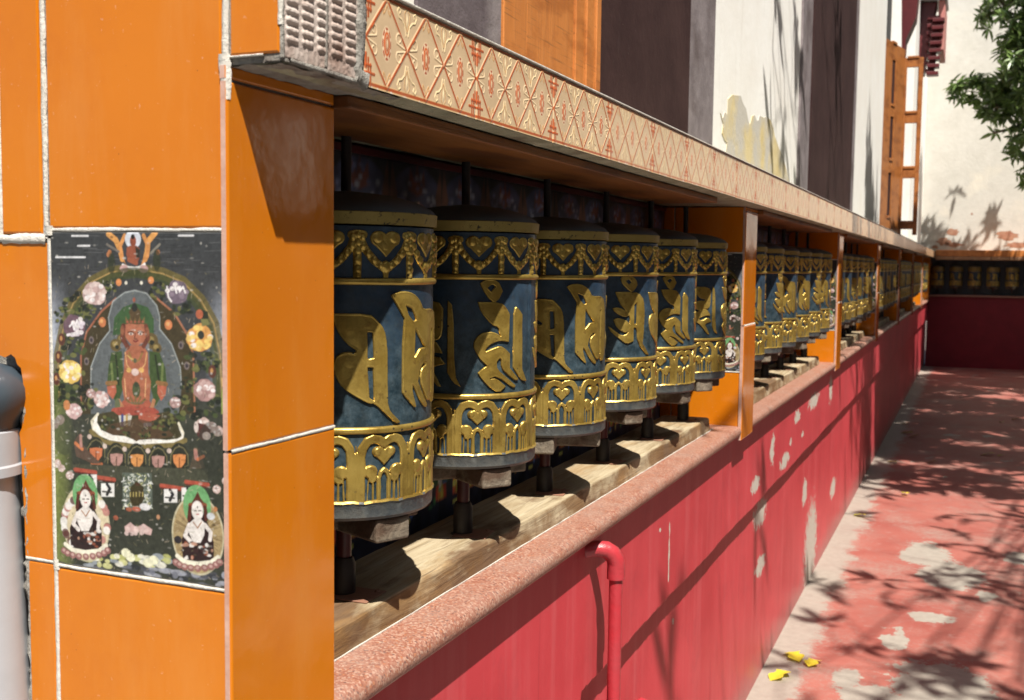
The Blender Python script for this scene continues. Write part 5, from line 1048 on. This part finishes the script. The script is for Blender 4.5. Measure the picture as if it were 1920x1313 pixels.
# ------------------------------------------------------------------ far cross wall with its own wheels
def far_wall():
    off = (2, YW, -ZF); r = empty('far_red_wall', *off, 'crimson dado wall, shade darkened into its paint, closing the walkway at the far end', 'wall')
    bm = bmesh.new(); box(bm, (XWL+.0, YW+.1, -ZF-.1), (9, YW+.9, -.70), 0, 0, off); link('wall', bmm('wall', bm, m_rough('crimson_darkened_for_shade', (.16,.008,.018), (.22,.012,.026), 5, .6, .3, .003)), r)  # crimson darkened in the paint itself to carry the deep shade
    bm = bmesh.new(); box(bm, (XWL+.02, YW+.05, -.698), (9, YW+.9, -.65), .012, 0, off); link('sill', bmm('sill', bm, MT['granite']), r)
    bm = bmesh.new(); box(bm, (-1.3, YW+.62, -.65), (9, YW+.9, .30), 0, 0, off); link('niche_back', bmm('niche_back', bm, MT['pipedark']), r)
    off = (2, YW, .3); r = empty('far_ledge', *off, 'orange topped ledge along the far cross wall above the small wheels', 'ledge')
    bm = bmesh.new(); box(bm, (-.905, YW-.12, .31), (9, YW+.9, .47), .01, 0, off); link('slab', bmm('slab', bm, MT['orangewood']), r)
    bm = bmesh.new()
    for k in range(22): box(bm, (-.90+k*.4275, YW-.135, .225), (-.90+k*.4275+.42, YW+.5, .305), .005, 0, off)
    link('border_tiles', bmm('border_tiles', bm, m_rough('brown_border', (.30,.15,.08), (.42,.24,.13), 14, .6, .2, .003)), r)
    off = (3, 30.7, .4); r = empty('end_wall', *off, 'tall whitewashed end wall with peeling bits and leaf shadows behind the far ledge', 'wall')
    bm = bmesh.new(); box(bm, (-1.5, YW+.85, .40), (9, YW+1.3, 8), 0, 0, off); link('wall', bmm('wall', bm, MT['endwhite']), r)
    rs = np.random.RandomState(6); bm = bmesh.new()
    for cx, cz, rx, rz in ((-.55,.95,.16,.10), (-.75,.70,.18,.10), (-.5,.62,.24,.06), (.75,.85,.28,.12), (.95,.62,.3,.08), (-.1,1.4,.03,.03), (-.95,.55,.1,.05)):
        vs = []
        for k in range(18): a = 2*PI*k/18; q = rs.uniform(.6, 1.15); vs.append(bm.verts.new(((cx+rx*q*math.cos(a)-off[0])*S, (YW+.845-off[1])*S, (cz+rz*q*math.sin(a)-off[2])*S)))
        bm.faces.new(vs)
    link('bare_patch', bmm('bare_patch', bm, m_rough('bare_brick_render', (.30,.13,.08), (.40,.24,.16), 14, .9, .4, .004)), r)
far_wall()
def gate_pillar():
    off = (5.05, 10.3, -ZF); r = empty('gate_pillar', *off, 'sunlit white gate pillar across the courtyard that mirrors in the glazed tiles', 'gate pillar')
    bm = bmesh.new(); box(bm, (4.72, 10.3, -ZF), (5.35, 10.9, .25), .02, 0, off); box(bm, (4.74, 10.32, .55), (5.33, 10.88, 1.8), .02, 0, off); link('shaft', bmm('shaft', bm, MT['white']), r)
    bm = bmesh.new(); box(bm, (4.68, 10.26, .25), (5.39, 10.94, .55), .02, 0, off); box(bm, (4.62, 10.2, 1.8), (5.45, 11.0, 1.95), .02, 0, off); link('moulding', bmm('moulding', bm, MT['maroon']), r)
gate_pillar()
def corner_post():
    r = empty('corner_pier', -1.0, P0+NB*BAY, 0, 'plain shaded pier where the long wheel wall meets the far cross wall', 'pier')
    bm = bmesh.new(); box(bm, (-1.0, P0+NB*BAY, -.80), (-1.4, YW+.60, .279), .004, 0, (-1.0, P0+NB*BAY, 0)); link('core', bmm('core', bm, MT['tile']), r)
corner_post()
def blocker_house():
    off = (7.5, 9, -ZF); r = empty('sky_blocking_house', *off, 'tall pale house added off frame to block sky light, mirrored in the glazed tiles', 'house')
    bm = bmesh.new(); box(bm, (7.5, -9, -ZF), (11, 27, 6.4), .02, 0, off); box(bm, (-7, -12, -ZF), (7.49, -9, 7.0), .02, 0, off); link('wall', bmm('wall', bm, MT['concrete']), r)  # house raised and rear wing added out of view to block sky fill
    for k in range(9):
        y = -6.0+k*3.5
        for z in (.6, 3.8): bm = bmesh.new(); box(bm, (7.46, y, z), (7.7, y+1.3, z+2.1), .01, 0, off); link('window', bmm('window', bm, MT['purple']), r)
    bm = bmesh.new(); box(bm, (7.2, -9.2, 6.4), (11, 27.4, 6.7), .02, 0, off); link('roof', bmm('roof', bm, MT['maroon']), r)
    bm = bmesh.new(); box(bm, (7.46, -8.9, -ZF), (7.6, 27, -1.0), .01, 0, off); link('dado', bmm('dado', bm, MT['maroon']), r)
blocker_house()

# ------------------------------------------------------------------ trees
def leaf_verts(base, d, side, up, L, w_, droop, V, F):
    """one folded, drooping leaf: two quads along the midrib"""
    i = len(V); t1 = base+d*L*.35+up*(-droop*.10*L); t2 = base+d*L*.7+up*(-droop*.35*L); t3 = base+d*L+up*(-droop*.7*L); f = up*.12*w_
    V += [base, t1+side*w_*.5+f, t2+side*w_*.42+f, t3, t2-side*w_*.42+f, t1-side*w_*.5+f]; F += [(i, i+1, i+2, i+3), (i, i+3, i+4, i+5)]
def rosette(p, axis, rs, V, F, n=11, L=.2, w_=.045):
    axis = axis.normalized(); a = axis.orthogonal().normalized(); b = axis.cross(a)
    for k in range(n):
        t = 2*PI*k/n+rs.uniform(-.3, .3); el = rs.uniform(-.35, .75); rad = a*math.cos(t)+b*math.sin(t); d = (rad*math.cos(el)+axis*math.sin(el)).normalized()
        side = d.cross(axis).normalized(); up = side.cross(d); LL = L*rs.uniform(.65, 1.15)
        leaf_verts(p+axis*rs.uniform(-.03, .03), d, side, up if up.z > 0 else -up, LL, w_*rs.uniform(.8, 1.2), rs.uniform(.1, .8), V, F)
def tree(name, base, fork, lobes, label, seed, L=.2, twigs=(), group=None, wleaf=.045, skip=None):
    rs = np.random.RandomState(seed); r = empty(name, *base, label, 'tree', group); o0 = W(*base)
    bm = bmesh.new(); bp, fp = W(*base), W(*fork); mid = (bp+fp)/2+Vector((rs.uniform(-.1, .1), rs.uniform(-.1, .1), 0))
    tube(bm, [bp-o0, mid-o0, fp-o0], [.16, .13, .10], 12); V, F = [], []
    for (c, rad, n) in lobes:
        cw = W(*c); dirv = cw-fp; q = fp+dirv*.5+Vector((0, 0, .15)); tube(bm, [fp-o0, q-o0, cw-o0], [.07, .045, .018], 7)
        R3 = Vector(rad)*S if isinstance(rad, tuple) else Vector((rad, rad, rad*.75))*S
        for k in range(n):
            d = Vector(rs.normal(size=3)).normalized(); m = rs.uniform(.35, 1.0)**.6; p = cw+Vector((d.x*R3.x*m, d.y*R3.y*m, d.z*R3.z*m))
            if skip and skip(p): continue
            if k % 3 == 0:
                s_ = cw+(p-cw)*.25; tube(bm, [s_-o0, (s_+p)/2+Vector((0, 0, .05))-o0, p-o0], [.012, .008, .003], 4, cap=False)
            rosette(p-o0, (d+Vector((0, 0, .35))), rs, V, F, rs.randint(7, 13), L, wleaf)
    for pts, rad in twigs:
        P_ = [W(*p) for p in pts]; sm = []
        for i in range(len(P_)-1):
            for t in (0, .33, .66): sm.append(P_[i].lerp(P_[i+1], t)+Vector(rs.normal(size=3))*.015)
        sm.append(P_[-1]); m = len(sm); tube(bm, [p-o0 for p in sm], [rad*(1-.8*i/m) for i in range(m)], 6, cap=False)
        for i in range(2, m):
            for _ in range(2):
                d = Vector(rs.normal(size=3)); d.z *= .5; d.normalize(); ln = rs.uniform(.25, .8); e = sm[i]+d*ln+Vector((0, 0, -.08)); tube(bm, [sm[i]-o0, (sm[i]+e)/2+Vector((0, 0, .04))-o0, e-o0], [rad*.35, rad*.25, rad*.12], 4, cap=False)
                if rs.rand() < .5: rosette(e-o0, d+Vector((0, 0, .3)), rs, V, F, 6, L*.8, wleaf)
    link('trunk', bmm('trunk', bm, MT['bark'], True), r)
    link('crown', mesh('crown', [tuple(v) for v in V], np.array(F), MT['leaf']), r)
tree('mango_tree', (4.2, 26.2, -ZF), (3.6, 26.6, 3.2), [((.45,27.7,5.8), (.75,.8,.8), 44), ((1.15,27.4,5.5), (.9,.9,.9), 93), ((1.0,27.3,4.4), (.8,.8,.9), 97), ((-.05,27.9,4.1), (.70,.5,.35), 27), ((.45,27.7,3.75), (.70,.5,.35), 33), ((1.05,27.6,2.9), (.50,.6,.55), 31), ((1.12,27.8,2.15), (.30,.4,.30), 8), ((.28,27.9,3.12), (.05,.05,.05), 1), ((.75,27.8,5.0), (.4,.4,.4), 14),
     ((3.2,26.3,5.6), 2.0, 83), ((3.3,27.0,3.6), 1.5, 46), ((1.6,27.0,6.6), 1.5, 55)], 'leafy mango tree hanging over the far white wall at the top right', 21, .19, (), None, .054)
tw = []
rs_ = np.random.RandomState(13)
for k in range(20):
    x1 = rs_.uniform(2.7, 4.8); y1 = rs_.uniform(1.0, 7.5); z1 = rs_.uniform(3.6, 6.8); tw.append(([(4.6,11.5,5.4), (4.4+(x1-4.4)*.45, 11-(11-y1)*.45, 6.2), (x1, y1, z1), (x1-.5, y1-.9, z1-.4)], .014))
for k in range(7):
    x1 = rs_.uniform(-.3, 1.6); y1 = rs_.uniform(7.0, 12.0); z1 = rs_.uniform(5.2, 7.5); tw.append(([(4.0,12.5,5.6), (2.6, (12.5+y1)/2, 6.8), (x1, y1, z1), (x1-.7, y1-.6, z1-.5)], .014))
def off_frame(p):      # keep the crown to the right of and above the walkway view
    q = p/S; return q.y < 0
tree('shade_tree', (5.8, 12.2, -ZF), (4.9, 12.4, 4.6), [((3.0,9.6,6.4), (1.7,1.0,.8), 60), ((3.2,12.2,6.6), (2.2,1.6,.9), 230), ((2.4,15.0,6.7), (2.2,1.7,.9), 260), ((3.0,17.6,6.8), (2.2,1.3,.9), 200), ((1.9,12.6,6.4), (.8,1.6,.7), 110), ((1.5,15.6,6.7), (.8,1.6,.8), 120), ((4.9,15.0,6.6), (1.5,2.2,1.2), 150), ((1.6,18.4,6.8), (.9,1.2,.7), 90)],
     'large shade tree standing right of the walkway outside the picture', 34, .25, tw, None, .072, off_frame)
tree('sky_blocking_tree', (6.4, 1.0, -ZF), (6.4, 1.0, 3.2), [((6.6,-1.5,5.4), (1.3,2.0,1.4), 140), ((6.8,1.4,5.8), (1.3,2.2,1.5), 150), ((6.6,5.0,5.6), (1.2,2.0,1.4), 130)],
     'round tree added unseen right of the camera to block sky light', 77, .25, (), None, .075)  # unseen tree, added to block sky and shade the bouncing floor
tree('courtyard_tree', (6.4, 22, -ZF), (6.4, 22, 3.0), [((5.4,21.0,5.6), (2.0,1.8,1.6), 170), ((5.8,24.5,5.0), (1.6,2.0,1.8), 130), ((4.0,22.4,7.0), (2.0,1.6,.9), 230), ((3.4,25.2,6.6), (1.7,1.5,.9), 230), ((2.6,19.9,7.0), (1.4,1.4,.9), 150), ((4.9,26.6,6.0), (1.2,1.2,1.0), 100)],
     'broad courtyard tree beyond the right edge of the picture near the far wall', 55, .25, (), None, .075)

# ------------------------------------------------------------------ fallen leaves
def fallen(px, py, size, rot, mat, label, curl=.25, notch=True):
    v = RM.T @ np.array([px-CX, py-CY, FPX]); s_ = (-ZF+.012)/v[2]; x, y = v[0]*s_, v[1]*s_
    r = bpy.data.objects.new('fallen_leaf', None); n = 12; V, F = [], []
    out = [(math.sin(PI*t)*(.30+.10*math.sin(3*PI*t)), t) for t in np.linspace(0, 1, n)]
    for i, (hw, t) in enumerate(out):
        for k, s2 in enumerate((-1, -.5, 0, .5, 1)):
            jag = 1+.12*math.sin(i*5+k*3); V.append((s2*hw*size*jag, (t-.5)*size, size*(curl*(s2*hw)**2*2.2+.10*math.sin(t*3+rot)+.02)))
    for i in range(n-1):
        for k in range(4): a = i*5+k; F.append((a, a+1, a+6, a+5))
    bpy.data.objects.remove(r); o = link('fallen_leaf', mesh('fallen_leaf', V, np.array(F), mat, smooth=True)); o.location = W(x, y, -ZF+.008); o.rotation_euler = (rs_.uniform(-.15, .15), rs_.uniform(-.15, .15), rot); tag(o, label, 'leaf', 'fallen leaves on the walkway')
yl, dl = MT['yleaf'], MT['dleaf']
for a in [(1462,1268,.118,-.5,yl,'yellow fallen leaf lying nearest the camera against the red wall'), (1489,1232,.120,.5,yl,'yellow fallen leaf touching another beside the red wall, the left one'), (1524,1244,.105,-.2,yl,'narrow yellow fallen leaf, right one of the touching pair'),
          (1612,966,.095,1.0,yl,'single bright yellow leaf in sun at the wall foot, halfway along'), (1697,925,.080,.4,yl,'small yellow leaf at the edge of the tree shade'), (1700,812,.13,1.3,dl,'curled brown leaf in shade close to the red wall foot'),
          (1712,818,.15,1.7,dl,'curled brown leaf just right of another by the wall'), (1698,795,.10,.7,dl,'small dark leaf furthest back by the wall foot'), (1848,853,.17,1.4,dl,'long brown leaf in shade in the middle of the walkway'), (1870,855,.12,1.9,dl,'shorter brown leaf beside the long one in the walkway'),
          (1673,866,.09,1.1,dl,'small olive leaf in shade near the wall'), (1746,866,.11,1.6,dl,'olive leaf lying flat in the shaded walkway'), (1905,786,.12,1.2,dl,'pale dry leaf at the right edge of the walkway'), (1878,792,.08,.4,dl,'tiny dark leaf near the right edge of the walkway')]: fallen(*a)
print('objects', len(bpy.data.objects))
